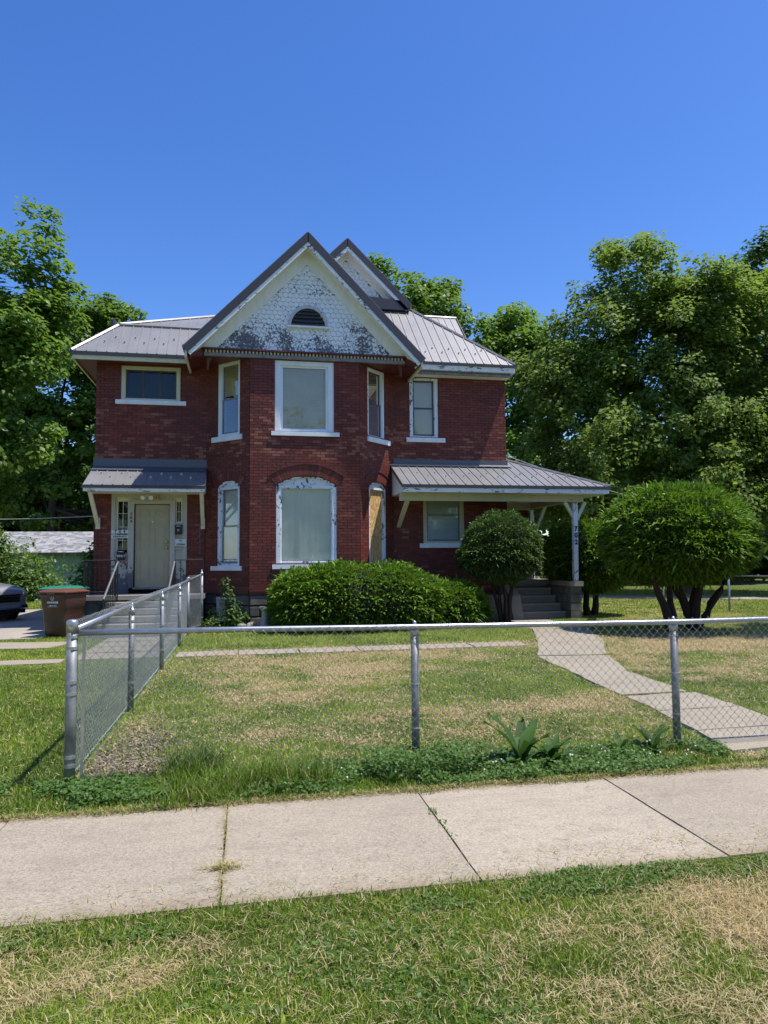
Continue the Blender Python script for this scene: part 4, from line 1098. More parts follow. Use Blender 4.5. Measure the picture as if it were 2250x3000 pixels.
# ------------------------------------------------------------------ things fixed around the door
def sign(lab, cat, u0, u1, z0, z1, lines, size, name='sign', mat='sign_white', d=.045, sx=1.0):
    t = thing(name, tuple(PLW((u0+u1)/2, d, z0)), lab, cat)
    m2 = MB(); m2.box((u0, d-.012, z0), (u1, d, z1), lambda x, y, z: PLW(x, y, z)); m2.build('board', mat, t)
    n = len(lines)
    for i, l in enumerate(lines):
        text(l, size, 'black_print', PLW, (u0+u1)/2, z1-(z1-z0)*(i+.5)/n-.0, d+.002, 'lettering', t, .001, sx=sx)
    return t
sign('white number board reading 704 across the left sidelight', 'sign', .41, .80, 2.245, 2.325, ['7  0  4'], .095)
sign('narrow white street sign N SUPERIOR ST under the 704 board', 'sign', .41, .80, 2.13, 2.205, ['N SUPERIOR ST'], .056, sx=.82)
sign('small white NO LOITERING sign right of the door', 'sign', 1.885, 2.15, 1.93, 2.105, ['NO', 'LOITERING'], .058, d=.05, sx=.72)
text('7\n0\n4', .085, 'black_print', PLW, .862, 2.62, .055, 'house_number', None, label='small black numbers 704 running down the door casing', category='house number', sx=1.1)
def mailbox(u, z0, w, h, lab, txt):
    t = thing('mailbox', tuple(PLW(u, .0, z0)), lab, 'mailbox')
    T = lambda x, y, z: PLW(x, y, z)
    m2 = MB(); m2.prism([PLW(u-w/2, 0, z0), PLW(u-w/2, .09, z0), PLW(u-w/2, .11, z0+h*.75), PLW(u-w/2, 0, z0+h)], PLW.d*w); m2.build('box', 'black_print', t)
    m2 = MB(); m2.prism([PLW(u-w/2-.008, .0, z0+h*1.01), PLW(u-w/2-.008, .125, z0+h*.76), PLW(u-w/2-.008, .125, z0+h*.72), PLW(u-w/2-.008, 0, z0+h*.97)], PLW.d*(w+.016)); m2.build('lid', 'iron', t)
    m2 = MB(); m2.box((u-w*.35, .105, z0+h*.80), (u+w*.3, .118, z0+h*.85), T); m2.build('letter', 'white_print', t)
    text(txt, .07, 'sign_white', PLW, u, z0+h*.4, .108, 'lettering', t, .001)
    return t
mailbox(2.035-.07, 2.22, .16, .24, 'small black mailbox with a white letter C, right of the door', 'C')
mailbox(.65, 1.60, .17, .25, 'small black mailbox lettered ONLY, left of the door', 'ONLY')
fl = thing('floodlight', tuple(PLW(1.25, .1, 3.12)), 'white twin head floodlight under the canopy above the door', 'lamp')
for dx in (-.07, .06):
    m2 = MB(); m2.tube([PLW(1.25, .06, 3.18), PLW(1.25+dx, .16, 3.13)], [.018, .018], 6); m2.tube([PLW(1.25+dx, .16, 3.13), PLW(1.25+dx*1.5, .27, 3.09)], [.03, .055], 10); m2.build('lamp_head', 'white_print', fl)
m2 = MB(); m2.box((1.21, .0, 3.14), (1.29, .06, 3.21), T); m2.build('mounting', 'white_print', fl)
m2 = MB(); m2.tube([PLW(1.47, .08, 3.18), PLW(1.47, .08, 3.06)], [.03, .035], 10); m2.build('porch_lamp', 'brass', None, label='small bronze jar lamp hanging right of the floodlight', category='lamp')
cb = MB(); cb.tube([PLW(2.61, .02, 4.0), PLW(2.615, .02, 4.9), PLW(2.68, .04, 4.98), PLW(2.9, -.2, 5.02)], .008, 5)
cb.tube([PLW(2.60, .02, 4.0), PLW(2.58, .015, 1.0)], .007, 5); cb.build('service_cable', 'cable', None, label='thin black cable running down the corner beside the entry canopy', category='cable')
cb = MB(); cb.tube([Vector((-3.5, 17.9, 2.66)).lerp(Vector((-16, 30, 4.4)), t)-Vector((0, 0, .5*math.sin(math.pi*t))) for t in np.linspace(0, 1, 14)], .008, 4); cb.build('overhead_wire', 'pale_cable', None, label='pale wire running from the canopy brace to the trees on the left', category='wire')
cb = MB(); cb.tube([Vector((6.85, 19, 4.6)).lerp(Vector((24, 30, 3.6)), t)-Vector((0, 0, .5*math.sin(math.pi*t))) for t in np.linspace(0, 1, 14)], .009, 4); cb.build('overhead_wire', 'pale_cable', None, label='thin wire sagging above the porch roof towards the right trees', category='wire')
for i, pts in enumerate(([(2.38, 2.32), (2.44, 2.36), (2.55, 2.34), (2.48, 2.22), (2.40, 2.12), (2.36, 2.02), (2.41, 1.99), (2.50, 2.06), (2.57, 2.12)], [(2.47, 2.42), (2.46, 2.2), (2.475, 2.0), (2.47, 1.75)], [(2.30, 2.24), (2.36, 2.30), (2.45, 2.28), (2.56, 2.38)])):
    ch = MB(); ch.tube([PLW(u, .010, z) for u, z in pts], .007, 4); ch.build('chalk_scrawl', 'chalk', H)
# statue base beside the hedge
sb = MB(); sb.lathe([(.16, 0), (.16, .05), (.12, .08), (.09, .25), (.065, .42), (.11, .46), (.14, .50), (.14, .53)], (0, 0, 0), 14)
o = sb.build('garden_pedestal', 'statue', None, True, label='weathered concrete pedestal standing left of the clipped hedge', category='pedestal'); o.location = (.42, 16.35, 0)
for i, (x, y, s_) in enumerate(((.12, 16.5, .16), (-.10, 16.62, .13), (.28, 16.42, .12), (.62, 16.2, .14), (.78, 16.1, .12))):
    st = MB(); vs = []
    st.lathe([(s_*.7, 0), (s_, s_*.4), (s_*.8, s_*.9), (s_*.3, s_*1.15)], (0, 0, 0), 8)
    st.v = [(a*rnd.uniform(.85, 1.15), b_*rnd.uniform(.85, 1.15), c) for a, b_, c in st.v]
    o = st.build('edging_stone', 'fieldstone', None, label=('rough pale edging stone nearest the weedy plant', 'pale edging stone second from the basement window', 'edging stone just left of the pedestal', 'edging stone just right of the pedestal', 'edging stone tucked under the hedge')[i], category='stone', group='edging stones in front of the foundation')
    o.location = (x, y, 0)

# ------------------------------------------------------------------ chain link fences
def chainlink(a, b_, z0, z1, w, r, zt=None, d=0.012, side=None):
    a, b_ = Vector((a[0], a[1], 0)), Vector((b_[0], b_[1], 0)); L_ = (b_-a).length; u = (b_-a)/L_; n = Vector((u.y, -u.x, 0))
    V = []; F = []; nw = int(L_/(w/2)); nk = int((z1-z0)/(w/2)); st = 0
    ks = np.arange(nk+1)
    for j in range(nw):
        x = j*w/2 + (w/2)*((ks+j) % 2 == 1)
        z = z1 - ks*(w/2)
        dd_ = d*np.where((ks+j) % 2 == 1, 1, -1)
        sx_ = np.where(((ks+j) % 2 == 1), 1, 0)
        wob = .003*math.sin(j*.7)
        pts = np.stack([a.x+u.x*x+n.x*dd_*.5, a.y+u.y*x+n.y*dd_*.5, z+wob], 1)
        for k in range(3):
            an = 2*math.pi*k/3+.5; off = np.array([u.x*math.cos(an)*r*1.3+n.x*math.sin(an)*r, u.y*math.cos(an)*r*1.3+n.y*math.sin(an)*r, 0])
            V.append(pts+off)
        base = st; m_ = nk+1
        i = np.arange(nk)
        for k in range(3):
            A = base+k*m_+i; B = base+((k+1) % 3)*m_+i
            F.append(np.stack([A, B, B+1, A+1], 1))
        st += 3*m_
    V = np.concatenate(V); F = np.concatenate(F)
    return V, F
def post(fence, x, y, h, r, cap_='loop', name='post', mat='galv_dull'):
    p = MB(); p.tube([(x, y, -.05), (x, y, h)], r, 14); po = p.build(name, mat, fence, smooth=False)
    po.data.polygons.foreach_set('use_smooth', [len(q.vertices) == 4 for q in po.data.polygons])
    c = MB()
    if cap_ == 'dome': c.lathe([(r*1.12, -.06), (r*1.12, .010), (r*1.04, .022), (r*.8, .029), (.004, .034)], (x, y, h-.0), 14)
    else: c.lathe([(r*1.15, -.05), (r*1.15, -.0), (r*.9, .012), (r*.55, .02), (r*.5, .06), (.004, .075)], (x, y, h), 12)
    c.build('post_cap', 'galv', fence, smooth=True)
    return po
def band(fence, x, y, z, r):
    c = MB(); c.lathe([(r*1.12, -.011), (r*1.12, .011), (r*1.0, .011)], (x, y, z), 12); c.build('tension_band', 'galv', fence)
FF = thing('chain_link_fence', (2.6, 5.45, 0), 'galvanised chain link fence running along the front of the yard behind the sidewalk', 'fence')
rail = MB(); rail.tube([(-1.17, 5.44, 1.085), (0, 5.45, 1.078), (1.3, 5.46, 1.062), (3.55, 5.46, 1.045), (5.2, 5.46, 1.05), (7.6, 5.46, 1.05)], .0215, 14); ro = rail.build('top_rail', 'galv', FF, smooth=True)
for x, h in ((1.30, 1.035), (3.55, 1.015), (5.9, 1.02)):
    post(FF, x, 5.49, h, .031)
    for z in (.28, .62, .93): 
        m2 = MB(); m2.lathe([(.035, -.003), (.035, .003)], (x, 5.49, z), 10); m2.build('wire_tie', 'wire', FF)
V, F = chainlink((-1.13, 5.428), (7.6, 5.43), .03, 1.085, .073, .0020)
fast('chain_link', V, F, np.full(len(V), .5), 'wire_dull', FF, tuple(FF.location), kind='stuff')
m2 = MB(); m2.box((-1.145, 5.42, .05), (-1.125, 5.43, 1.06)); m2.build('tension_bar', 'galv', FF)
SF = thing('chain_link_fence', (-1.22, 10, 0), 'galvanised chain link fence receding from the corner post to the entry steps', 'fence')
post(SF, -1.218, 5.44, 1.15, .038, 'dome', 'corner_post')
for z in (.16, .22, .66, .74, .98, 1.06): band(SF, -1.218, 5.44, z, .038)
m2 = MB(); m2.box((-1.24, 5.52, .05), (-1.23, 5.535, 1.10)); m2.build('tension_bar', 'galv', SF)
for y, h in ((8.05, 1.07), (10.85, 1.07), (13.6, 1.08)):
    post(SF, -1.205, y, h, .030); 
    for z in (.3, .65, .95): band(SF, -1.205, y, z, .030)
post(SF, -1.22, 15.7, 1.20, .036, 'dome'); post(SF, -1.0, 16.7, 1.30, .032, 'loop')
for z in (.3, .7, 1.0): band(SF, -1.0, 16.7, z, .032)
rail = MB(); rail.tube([(-1.218, 5.46, 1.10), (-1.225, 8, 1.11), (-1.235, 11, 1.12), (-1.235, 13.6, 1.13), (-1.22, 15.7, 1.16), (-1.0, 16.7, 1.27)], .0215, 12); rail.build('top_rail', 'galv', SF, smooth=True)
V, F = chainlink((-1.24, 5.54), (-1.24, 15.7), .03, 1.165, .073, .0022)
V2, F2 = chainlink((-1.22, 15.72), (-1.0, 16.66), .10, 1.26, .073, .0022)
fast('chain_link', np.concatenate([V, V2]), np.concatenate([F, F2+len(V)]), np.full(len(V)+len(V2), .5), 'wire', SF, tuple(SF.location), kind='stuff')
RF = thing('chain_link_fence', (14, 19, 0), 'distant chain link fence behind the clipped yews on the right', 'fence')
rp = [(11.6, 23.0), (12.75, 20.2), (13.45, 18.05), (14.3, 15.6)]
for (x0, y0), (x1, y1) in zip(rp[:-1], rp[1:]):
    m2 = MB(); m2.tube([(x0, y0, 1.03), (x1, y1, 1.03)], .021, 8); m2.build('top_rail', 'galv', RF, smooth=True)
for x, y in rp: post(RF, x, y, 1.0, .030, mat='galv')
Vs = []; Fs = []; off = 0
for (x0, y0), (x1, y1) in zip(rp[:-1], rp[1:]):
    V, F = chainlink((x0, y0), (x1, y1), .05, 1.02, .10, .0022); Vs.append(V); Fs.append(F+off); off += len(V)
V = np.concatenate(Vs); fast('chain_link', V, np.concatenate(Fs), np.full(len(V), .5), 'galv_dull', RF, tuple(RF.location), kind='stuff')

# ------------------------------------------------------------------ wheeled bins
def bin_(name, loc, rz, body, lid, lab, s=1.0, lettered=False):
    t = thing(name, (0, 0, 0), lab, 'trash bin')
    def sect(w, d, z, r=.06):
        pts = []
        for cx_, cy_, a0 in ((w/2-r, d/2-r, 0), (-w/2+r, d/2-r, 90), (-w/2+r, -d/2+r, 180), (w/2-r, -d/2+r, 270)):
            for k in range(4): a = math.radians(a0+30*k); pts.append((cx_+r*math.cos(a), cy_+r*math.sin(a), z))
        return pts
    prof = [(.50, .56, .04), (.53, .60, .10), (.58, .66, .45), (.595, .675, .62), (.625, .71, .65), (.66, .75, .88), (.66, .75, .90), (.70, .79, .91), (.70, .79, .97)]
    m2 = MB(); rings = [sect(*p) for p in prof]; n = 16
    vs = [q for r in rings for q in r]; fs = []
    for i in range(len(rings)-1):
        for k in range(n): fs.append((i*n+k, i*n+(k+1) % n, (i+1)*n+(k+1) % n, (i+1)*n+k))
    fs.append(tuple(range(n-1, -1, -1))); fs.append(tuple(range((len(rings)-1)*n, len(rings)*n)))
    m2.add(vs, fs); bo = m2.build('bin_body', body, t, smooth=False)
    bo.data.polygons.foreach_set('use_smooth', [True]*len(bo.data.polygons))
    m2 = MB(); prof = [(.73, .83, .975, .05), (.75, .86, .985, .05), (.75, .86, 1.005, .05), (.69, .80, 1.02, .06), (.60, .70, 1.045, .08), (.40, .45, 1.06, .1)]
    rings = [sect(*p) for p in prof]; vs = [q for r in rings for q in r]; fs = []
    for i in range(len(rings)-1):
        for k in range(n): fs.append((i*n+k, i*n+(k+1) % n, (i+1)*n+(k+1) % n, (i+1)*n+k))
    fs.append(tuple(range(n-1, -1, -1))); fs.append(tuple(range((len(rings)-1)*n, len(rings)*n)))
    m2.add(vs, fs); m2.box((-.2, .40, .97), (.2, .46, 1.0)); m2.build('lid', lid, t)
    m2 = MB(); m2.box((-.09, -.44, .955), (.09, -.41, .985)); m2.build('handle_lip', lid, t)
    for sx_ in (-1, 1):
        m2 = MB(); m2.tube([(sx_*.27, .30, .13), (sx_*.34, .30, .13)], .13, 16); m2.build('wheel', 'rubber', t)
    m2 = MB(); m2.tube([(-.3, .46, .93), (.3, .46, .93)], .018, 8); m2.build('handle', body, t)
    if lettered:
        Pp = Plane((0, -.352), (1, 0))
        text('GRANGER', .062, 'white_print', Pp, 0, .775, .018, 'lettering', t, .001)
        text('1-888-947-4637', .03, 'white_print', Pp, 0, .705, .012, 'lettering', t, .001)
        m2 = MB(); m2.box((-.13, -.362, .680), (.13, -.357, .684)); m2.build('underline', 'white_print', t)
        m2 = MB(); Pl = Pp
        out = [(0, .93), (.028, .885), (.038, .858), (.030, .835), (0, .822), (-.030, .835), (-.038, .858), (-.028, .885), (0, .93)]
        m2.tube([Pl(x, .028, z) for x, z in out], .005, 4); m2.tube([Pl(0, .026, .822), Pl(0, .026, .875)], .005, 4); m2.build('drop_emblem', 'white_print', t)
    t.location = loc; t.rotation_euler = (0, 0, rz); t.scale = (s, s, s)
    return t
bin_('trash_bin', (-3.80, 16.15, 0), math.radians(-24), 'bin_brown', 'bin_lid', 'brown wheeled trash bin with white GRANGER lettering left of the steps', .95, True)
bin_('trash_bin', (-3.98, 16.95, 0), math.radians(-20), 'bin_green', 'bin_green', 'green lidded bin half hidden behind the brown one', .985)

# ------------------------------------------------------------------ car at the left edge
def make_car(loc, rz):
    t = thing('parked_car', (0, 0, 0), 'silver grey car nosing into view on the driveway at the left', 'car')
    # x forward; stations from the nose back: x, half width, sill z, side shoulder z, top z, top half width
    st = [(2.36, .50, .42, .60, .66, .38), (2.33, .66, .30, .66, .78, .52), (2.25, .80, .22, .72, .88, .62), (2.08, .88, .21, .78, .945, .68), (1.7, .92, .21, .84, .99, .72), (1.2, .935, .21, .90, 1.04, .74), (.95, .94, .21, .92, 1.07, .72),
          (.3, .94, .21, .95, 1.50, .60), (0, .94, .21, .95, 1.60, .58), (-.8, .94, .21, .95, 1.66, .58), (-1.6, .94, .21, .97, 1.62, .56), (-2.1, .92, .24, .98, 1.35, .58), (-2.3, .86, .32, .9, 1.0, .6), (-2.36, .7, .45, .7, .8, .5)]
    vs = []; fs = []; n = 14
    for x, w, zs, zh, zt_, tw in st:
        half = [(w*.9, zs), (w*.99, zs+.12), (w, (zs+zh)/2+.02), (w*.99, zh), (w*.5+tw*.5, (zh*.45+zt_*.55)), (tw, zt_-.02 if zt_-zh < .5 else zt_-.03), (tw*.5, zt_+.01)]
        ring = [(x, -a, b_) for a, b_ in half]+[(x, a, b_) for a, b_ in reversed(half)]
        vs += ring
    for i in range(len(st)-1):
        for k in range(n): fs.append((i*n+k, (i+1)*n+k, (i+1)*n+(k+1) % n, i*n+(k+1) % n))
    fs += [tuple(range(n)), tuple(range(len(st)*n-1, (len(st)-1)*n-1, -1))]
    m2 = MB(); m2.add(vs, fs); bo = m2.build('body', 'car_paint', t, smooth=True)
    sd = bo.modifiers.new('s', 'SUBSURF'); sd.levels = 2; sd.render_levels = 2
    m2 = MB(); m2.prism([(2.375, -.44, .52), (2.375, .44, .52), (2.35, .50, .72), (2.35, -.50, .72)], (.02, 0, 0)); m2.prism([(2.36, -.50, .60), (2.36, -.42, .74), (2.24, -.72, .745), (2.27, -.72, .66)], (.025, -.02, 0)); m2.build('grille', 'car_black', t)
    for z in (.57, .62, .67):
        m2 = MB(); m2.tube([(2.40, -.44, z), (2.41, 0, z+.01), (2.40, .44, z)], .006, 4); m2.build('grille_bar', 'chrome', t)
    for s_ in (-1, 1):
        m2 = MB(); pts = [(2.30, .60, .70), (2.18, .80, .71), (1.92, .905, .76), (1.95, .89, .81), (2.16, .76, .81), (2.29, .60, .77)]
        m2.prism([(x+.01, s_*(y+.012), z) for x, y, z in pts], (.02, s_*.02, .0)); m2.build('headlight', 'lamp_glass', t)
        m2 = MB(); m2.prism([(2.34, s_*.52, .34), (2.22, s_*.80, .34), (2.22, s_*.80, .44), (2.34, s_*.52, .43)], (.03, s_*.01, 0)); m2.build('fog_lamp', 'car_black', t)
        m2 = MB(); m2.tube([(2.38, s_*.50, .33), (2.26, s_*.80, .33), (2.24, s_*.84, .38)], .012, 5); m2.build('trim_strip', 'chrome', t)
        for x in (1.45, -1.4):
            m2 = MB(); m2.tube([(x, s_*.72, .34), (x, s_*.945, .34)], .345, 24); w_ = m2.build('wheel', 'rubber', t)
            m2 = MB(); m2.tube([(x, s_*.94, .34), (x, s_*.955, .34)], .22, 20); m2.build('rim', 'galv', w_)
            m2 = MB(); m2.tube([(x, s_*.90, .34), (x, s_*.938, .34)], .40, 24); m2.build('wheel_arch', 'car_black', t)
        m2 = MB(); m2.prism([(.75, s_*.885, 1.03), (-.6, s_*.89, 1.03), (-.6, s_*.70, 1.50), (.15, s_*.70, 1.46)], (0, s_*.02, 0)); m2.build('side_window', 'car_black', t)
    m2 = MB(); m2.box((2.30, -.62, .22), (2.40, .62, .33)); m2.build('lower_bumper', 'car_black', t)
    t.location = loc; t.rotation_euler = (0, 0, rz)
    return t
make_car((-8.2, 21.55, 0), math.radians(-33))

# ------------------------------------------------------------------ garage
GA = thing('garage', (-9.5, 35.5, 0), 'low mint green clapboard garage with a grey shingle roof behind the bushes', 'garage')
gx0, gx1, gy0, gz = -11.6, -6.2, 34.5, 1.93
mb = MB(); mb.box((gx0, gy0+.03, 0), (gx1, gy0+5, gz)); mb.build('wall', 'mint_siding', GA)
for k in range(15):
    z = .0+k*.128
    mb = MB(); mb.prism([(gx0, gy0, z), (gx0, gy0-.0, z+.126), (gx0, gy0+.03, z+.126), (gx0, gy0+.03, z)], (gx1-gx0, 0, 0)); mb.v = [(a, b_-(.018 if (abs(c-z) < .001 and b_ < gy0+.01) else 0), c) for a, b_, c in mb.v]; mb.build('clapboard', 'mint_siding', GA)
mb = MB(); mb.prism([(gx0-.3, gy0-.32, gz-.03), (gx0-.3, gy0-.32, gz+.03), (gx0-.3, gy0+2.2, gz+1.06), (gx0-.3, gy0+5.3, gz), (gx0-.3, gy0+5.3, gz-.06)], (gx1-gx0+.6, 0, 0)); mb.build('roof', 'grey_board', GA)
for k in range(12):
    x = gx0+.2+k*.47; mb = MB(); mb.box((x, gy0-.28, gz-.14), (x+.05, gy0, gz-.03)); mb.build('rafter_tail', 'mint_siding', GA)
rs = MB(); ns = 18; sl3 = Vector((0, 2.52, 1.03)); 
for k in range(ns):
    x = gx0-.32-rnd.random()*.2
    while x < gx1+.3:
        w = rnd.uniform(.12, .30); rs.tone = rnd.random()
        a = Vector((x, gy0-.34, gz+.035))+sl3*(k/ns); b_ = a+sl3*(1/ns*1.03)
        x2 = min(x+w, gx1+.32)
        rs.add([a+Vector((0, 0, .02)), Vector((x2-.004, a.y, a.z+.02)), Vector((x2-.004, b_.y, b_.z+.005)), b_+Vector((0, 0, .005)), a+Vector((0, 0, .002)), Vector((x2-.004, a.y, a.z+.002))], [(0, 1, 2, 3), (0, 4, 5, 1)])
        x += w
rs.build('roof_shingles', 'garage_shingle', GA, kind='stuff')
mb = MB(); mb.prism([(gx0-.05, gy0+.02, gz), (gx0-.05, gy0+2.2, gz+.95), (gx0-.05, gy0+5, gz)], (.05, 0, 0)); mb.prism([(gx1, gy0+.02, gz), (gx1, gy0+2.2, gz+.95), (gx1, gy0+5, gz)], (.05, 0, 0)); mb.build('gable_wall', 'mint_siding', GA)
# ------------------------------------------------------------------ vegetation
def leaves(C, Nrm, size, tone, asp=.62, fold=.12, r=None):
    """two triangles per leaf, folded on the midrib; C centres, Nrm leaf normals"""
    n = len(C); r = r or rng
    Nrm = Nrm/np.linalg.norm(Nrm, axis=1)[:, None]
    a = r.normal(size=(n, 3)); a -= (a*Nrm).sum(1)[:, None]*Nrm; a /= np.linalg.norm(a, axis=1)[:, None]
    b_ = np.cross(Nrm, a); s = size[:, None]
    v0 = C-a*s*.5; v2 = C+a*s*.5; v1 = C+b_*s*.5*asp+Nrm*s*fold-a*s*.06; v3 = C-b_*s*.5*asp+Nrm*s*fold-a*s*.06
    V = np.stack([v0, v1, v2, v3], 1).reshape(-1, 3)
    i = np.arange(n)[:, None]*4
    F = np.concatenate([i+np.array([[0, 3, 2]]), i+np.array([[0, 2, 1]])], 1).reshape(-1, 3)
    return V, F, np.repeat(tone, 4)
def tree(name, label, base, trunk_h, crown, nclump, nleaf, lsize, mat, tr=.22, bark='bark', lean=(0, 0), seed=1, clump=.85, group=None, cat='tree', holes=0.0, zflat=.55, parts=True):
    r = np.random.default_rng(seed); rr = random.Random(seed)
    t = thing(name, (base[0], base[1], 0), label, cat, group)
    vols = np.array([c[3]*c[4]*c[5] for c in crown]); pr = vols**.75/(vols**.75).sum()
    cl = []
    tries = 0
    while len(cl) < nclump and tries < nclump*30:
        tries += 1
        c = crown[r.choice(len(crown), p=pr)]
        d = r.normal(size=3); d /= np.linalg.norm(d); rad = r.uniform(.30, 1.0)**.45
        p = np.array(c[:3])+d*rad*np.array(c[3:6])*(1+.16*math.sin(d[0]*7+seed)+.12*math.sin(d[2]*9+d[1]*6+seed*2))
        if p[2] < .9: continue
        cl.append(p)
    cl = np.array(cl)
    # trunk and limbs
    b0 = Vector((base[0], base[1], 0)); top = b0+Vector((lean[0], lean[1], trunk_h))
    cz = Vector(cl.mean(0)); nearc = cl[((cl[:, :2]-cl.mean(0)[:2])**2).sum(1) < 2.2**2]; ctop = Vector((cz.x, cz.y, max(trunk_h+1.5, (nearc[:, 2].max() if len(nearc) else cz.z)-2.4)))
    pts = [b0-Vector((0, 0, .1)), b0+Vector((0, 0, .25)), b0.lerp(top, .5)+Vector((rr.uniform(-.1, .1), rr.uniform(-.1, .1), 0)), top, top.lerp(ctop, .35)+Vector((rr.uniform(-.3, .3), 0, 0)), top.lerp(ctop, .7)+Vector((rr.uniform(-.4, .4), 0, 0)), ctop]
    m2 = MB(); m2.tube(pts, [tr*1.5, tr*1.12, tr, tr*.9, tr*.6, tr*.33, tr*.07], 9); m2.build('trunk', bark, t, smooth=True)
    def on_trunk(f):
        f = f*(len(pts)-4)+3; i = min(int(f), len(pts)-2); return pts[i].lerp(pts[i+1], f-i)
    nl = 11; far = sorted(range(len(cl)), key=lambda i: -((Vector(cl[i])-cz).length))[:max(nl*4, 10)]
    sel = rr.sample(far, min(nl, len(far))); ends = []
    for i in sel:
        e = Vector(cl[i]); f = max(0, min(.85, (e.z-top.z)/(ctop.z-top.z+.01)*.75-.12)); s = on_trunk(f)
        mid = s.lerp(e, .5)+Vector((0, 0, -(e-s).length*.06)); q3 = s.lerp(e, .78)+Vector((0, 0, .1))
        m2 = MB(); r0 = tr*(.55-.3*f); m2.tube([s, s.lerp(mid, .5), mid, q3, e], [r0, r0*.8, r0*.6, r0*.38, r0*.1], 6, cap=False); m2.build('limb', bark, t, smooth=True)
        ends += [mid, q3, s.lerp(mid, .5)]
    tw = MB()
    E_ = np.array([list(q) for q in ends])
    for p in cl[:: (1 if len(cl) < 200 else 2)]:
        i = np.argmin(((E_-p)**2).sum(1))
        if ((E_[i]-p)**2).sum() > 6: continue
        s = Vector(E_[i]); e = Vector(p)
        tw.tube([s, s.lerp(e, .5)+Vector((0, 0, -.05)), e], [.028, .018, .006], 3, cap=False)
    tw.build('twigs', bark, t, kind='stuff')
    # foliage
    cc = np.array(crown).mean(0)[:3]
    rad = clump*r.uniform(.55, 1.25, len(cl)); cnt = (nleaf*(rad/clump)**2*r.uniform(.5, 1.3, len(cl))).astype(int)
    idx = np.repeat(np.arange(len(cl)), cnt); n = len(idx)
    d = r.normal(size=(n, 3)); d /= np.linalg.norm(d, axis=1)[:, None]
    q = r.uniform(0, 1, n)**.4
    off = d*q[:, None]*rad[idx][:, None]*np.array([1, 1, zflat]); off[:, 2] -= .12*(off[:, 0]**2+off[:, 1]**2)/np.maximum(rad[idx], .2)
    C = cl[idx]+off
    out = (C-cc); out /= np.linalg.norm(out, axis=1)[:, None]+1e-6
    Nn = np.array([0, 0, .75])+out*.40+d*.35+r.normal(size=(n, 3))*.38
    tone = np.clip(.45+r.normal(size=n)*.2+(r.normal(size=len(cl))*.16)[idx], 0, 1)
    V, F, T_ = leaves(C, Nn, lsize*r.uniform(.6, 1.25, n), tone, .7, .10, r)
    fast('crown', V, F, T_, mat, t, (base[0], base[1], 0))
    return t
# left edge maple (nearest, brightest)
tree('maple_tree', 'tall bright green maple at the left edge beyond the driveway', (-9.4, 26.5), 3.2,
     [(-8.6, 25.6, 10.8, 1.6, 1.6, 2.4), (-7.0, 25.6, 11.6, .8, 1, 2.0), (-10.2, 26, 11.2, 1.9, 2, 2.6), (-9.0, 26, 8.2, 2.7, 2.6, 2.5), (-8.8, 25.2, 5.4, 2.2, 2, 1.6), (-6.9, 25.4, 9.0, 1.0, 1.4, 1.6), (-9.8, 25, 3.5, 1.9, 1.6, 1.2), (-11.8, 26, 9.0, 2.0, 2, 3.0), (-7.0, 25.3, 6.2, .9, 1, .8)],
     330, 190, .22, 'leaf_maple', .26, 'bark', seed=3, clump=.78)
tree('background_tree', 'dark tree behind the driveway between the maple and the house', (-10.6, 42), 4.5,
     [(-10.6, 42, 12.4, 3.4, 2.6, 4.2), (-8.3, 42, 14.2, 2.0, 2.2, 2.6), (-12.2, 43, 7.6, 3.0, 2.4, 3.6), (-7.4, 42, 9.4, 2.8, 2.4, 4.1), (-9.4, 43, 4.8, 3.8, 2.4, 2.3)],
     360, 130, .31, 'leaf_mid', .22, seed=4, clump=.9, group='trees behind the driveway')
tree('background_tree', 'loose topped tree whose crown shows above the left wing roof', (-6.2, 41), 5,
     [(-6.6, 41, 14.3, 1.9, 1.9, 1.5), (-4.7, 41, 14.0, 1.2, 1.2, .9), (-5.9, 41, 11.6, 2.4, 2.4, 2.6), (-5.4, 41.5, 8.0, 2.2, 1.9, 2.7)],
     170, 110, .30, 'leaf_mid', .18, seed=14, clump=.7, group='trees behind the driveway')
tree('background_tree', 'deep green tree farther back behind the garage', (-15.5, 49), 4,
     [(-15.5, 49, 8.5, 4.4, 3, 5.5), (-10, 50, 7.6, 4, 3, 5), (-20, 49, 9, 4, 3, 6)], 230, 110, .36, 'leaf_dark', .3, seed=5, clump=1.3, group='trees behind the driveway')
tree('background_tree', 'dense green tree directly behind the garage roof', (-5, 46), 4,
     [(-5, 46, 6.5, 4, 3, 5), (-1, 47, 6, 4, 3, 4)], 150, 110, .36, 'leaf_dark', .3, seed=6, clump=1.3, group='trees behind the driveway')
# behind the house
tree('background_tree', 'rounded green tree rising behind the rear gable', (9.2, 38), 6,
     [(8.1, 38, 16.6, 1.9, 1.6, 1.7), (10.2, 38, 15.6, 2.0, 1.8, 1.9), (6.8, 38, 17.7, 1.0, 1, .9), (9.4, 38, 11, 4, 3, 4.0), (14.5, 38, 13.2, 3.2, 2.4, 2.6)],
     210, 150, .30, 'leaf_maple', .3, seed=7, clump=.95)
tree('background_tree', 'bright tree between the house roof and the large plane tree', (15.4, 37), 5,
     [(15.6, 37, 10.8, 3.4, 2.6, 3.6), (14.2, 36.5, 6.4, 3.8, 3, 3.4), (18.6, 37, 12.6, 2.4, 2, 2.6)], 230, 130, .28, 'leaf_maple', .3, seed=8, clump=.95)
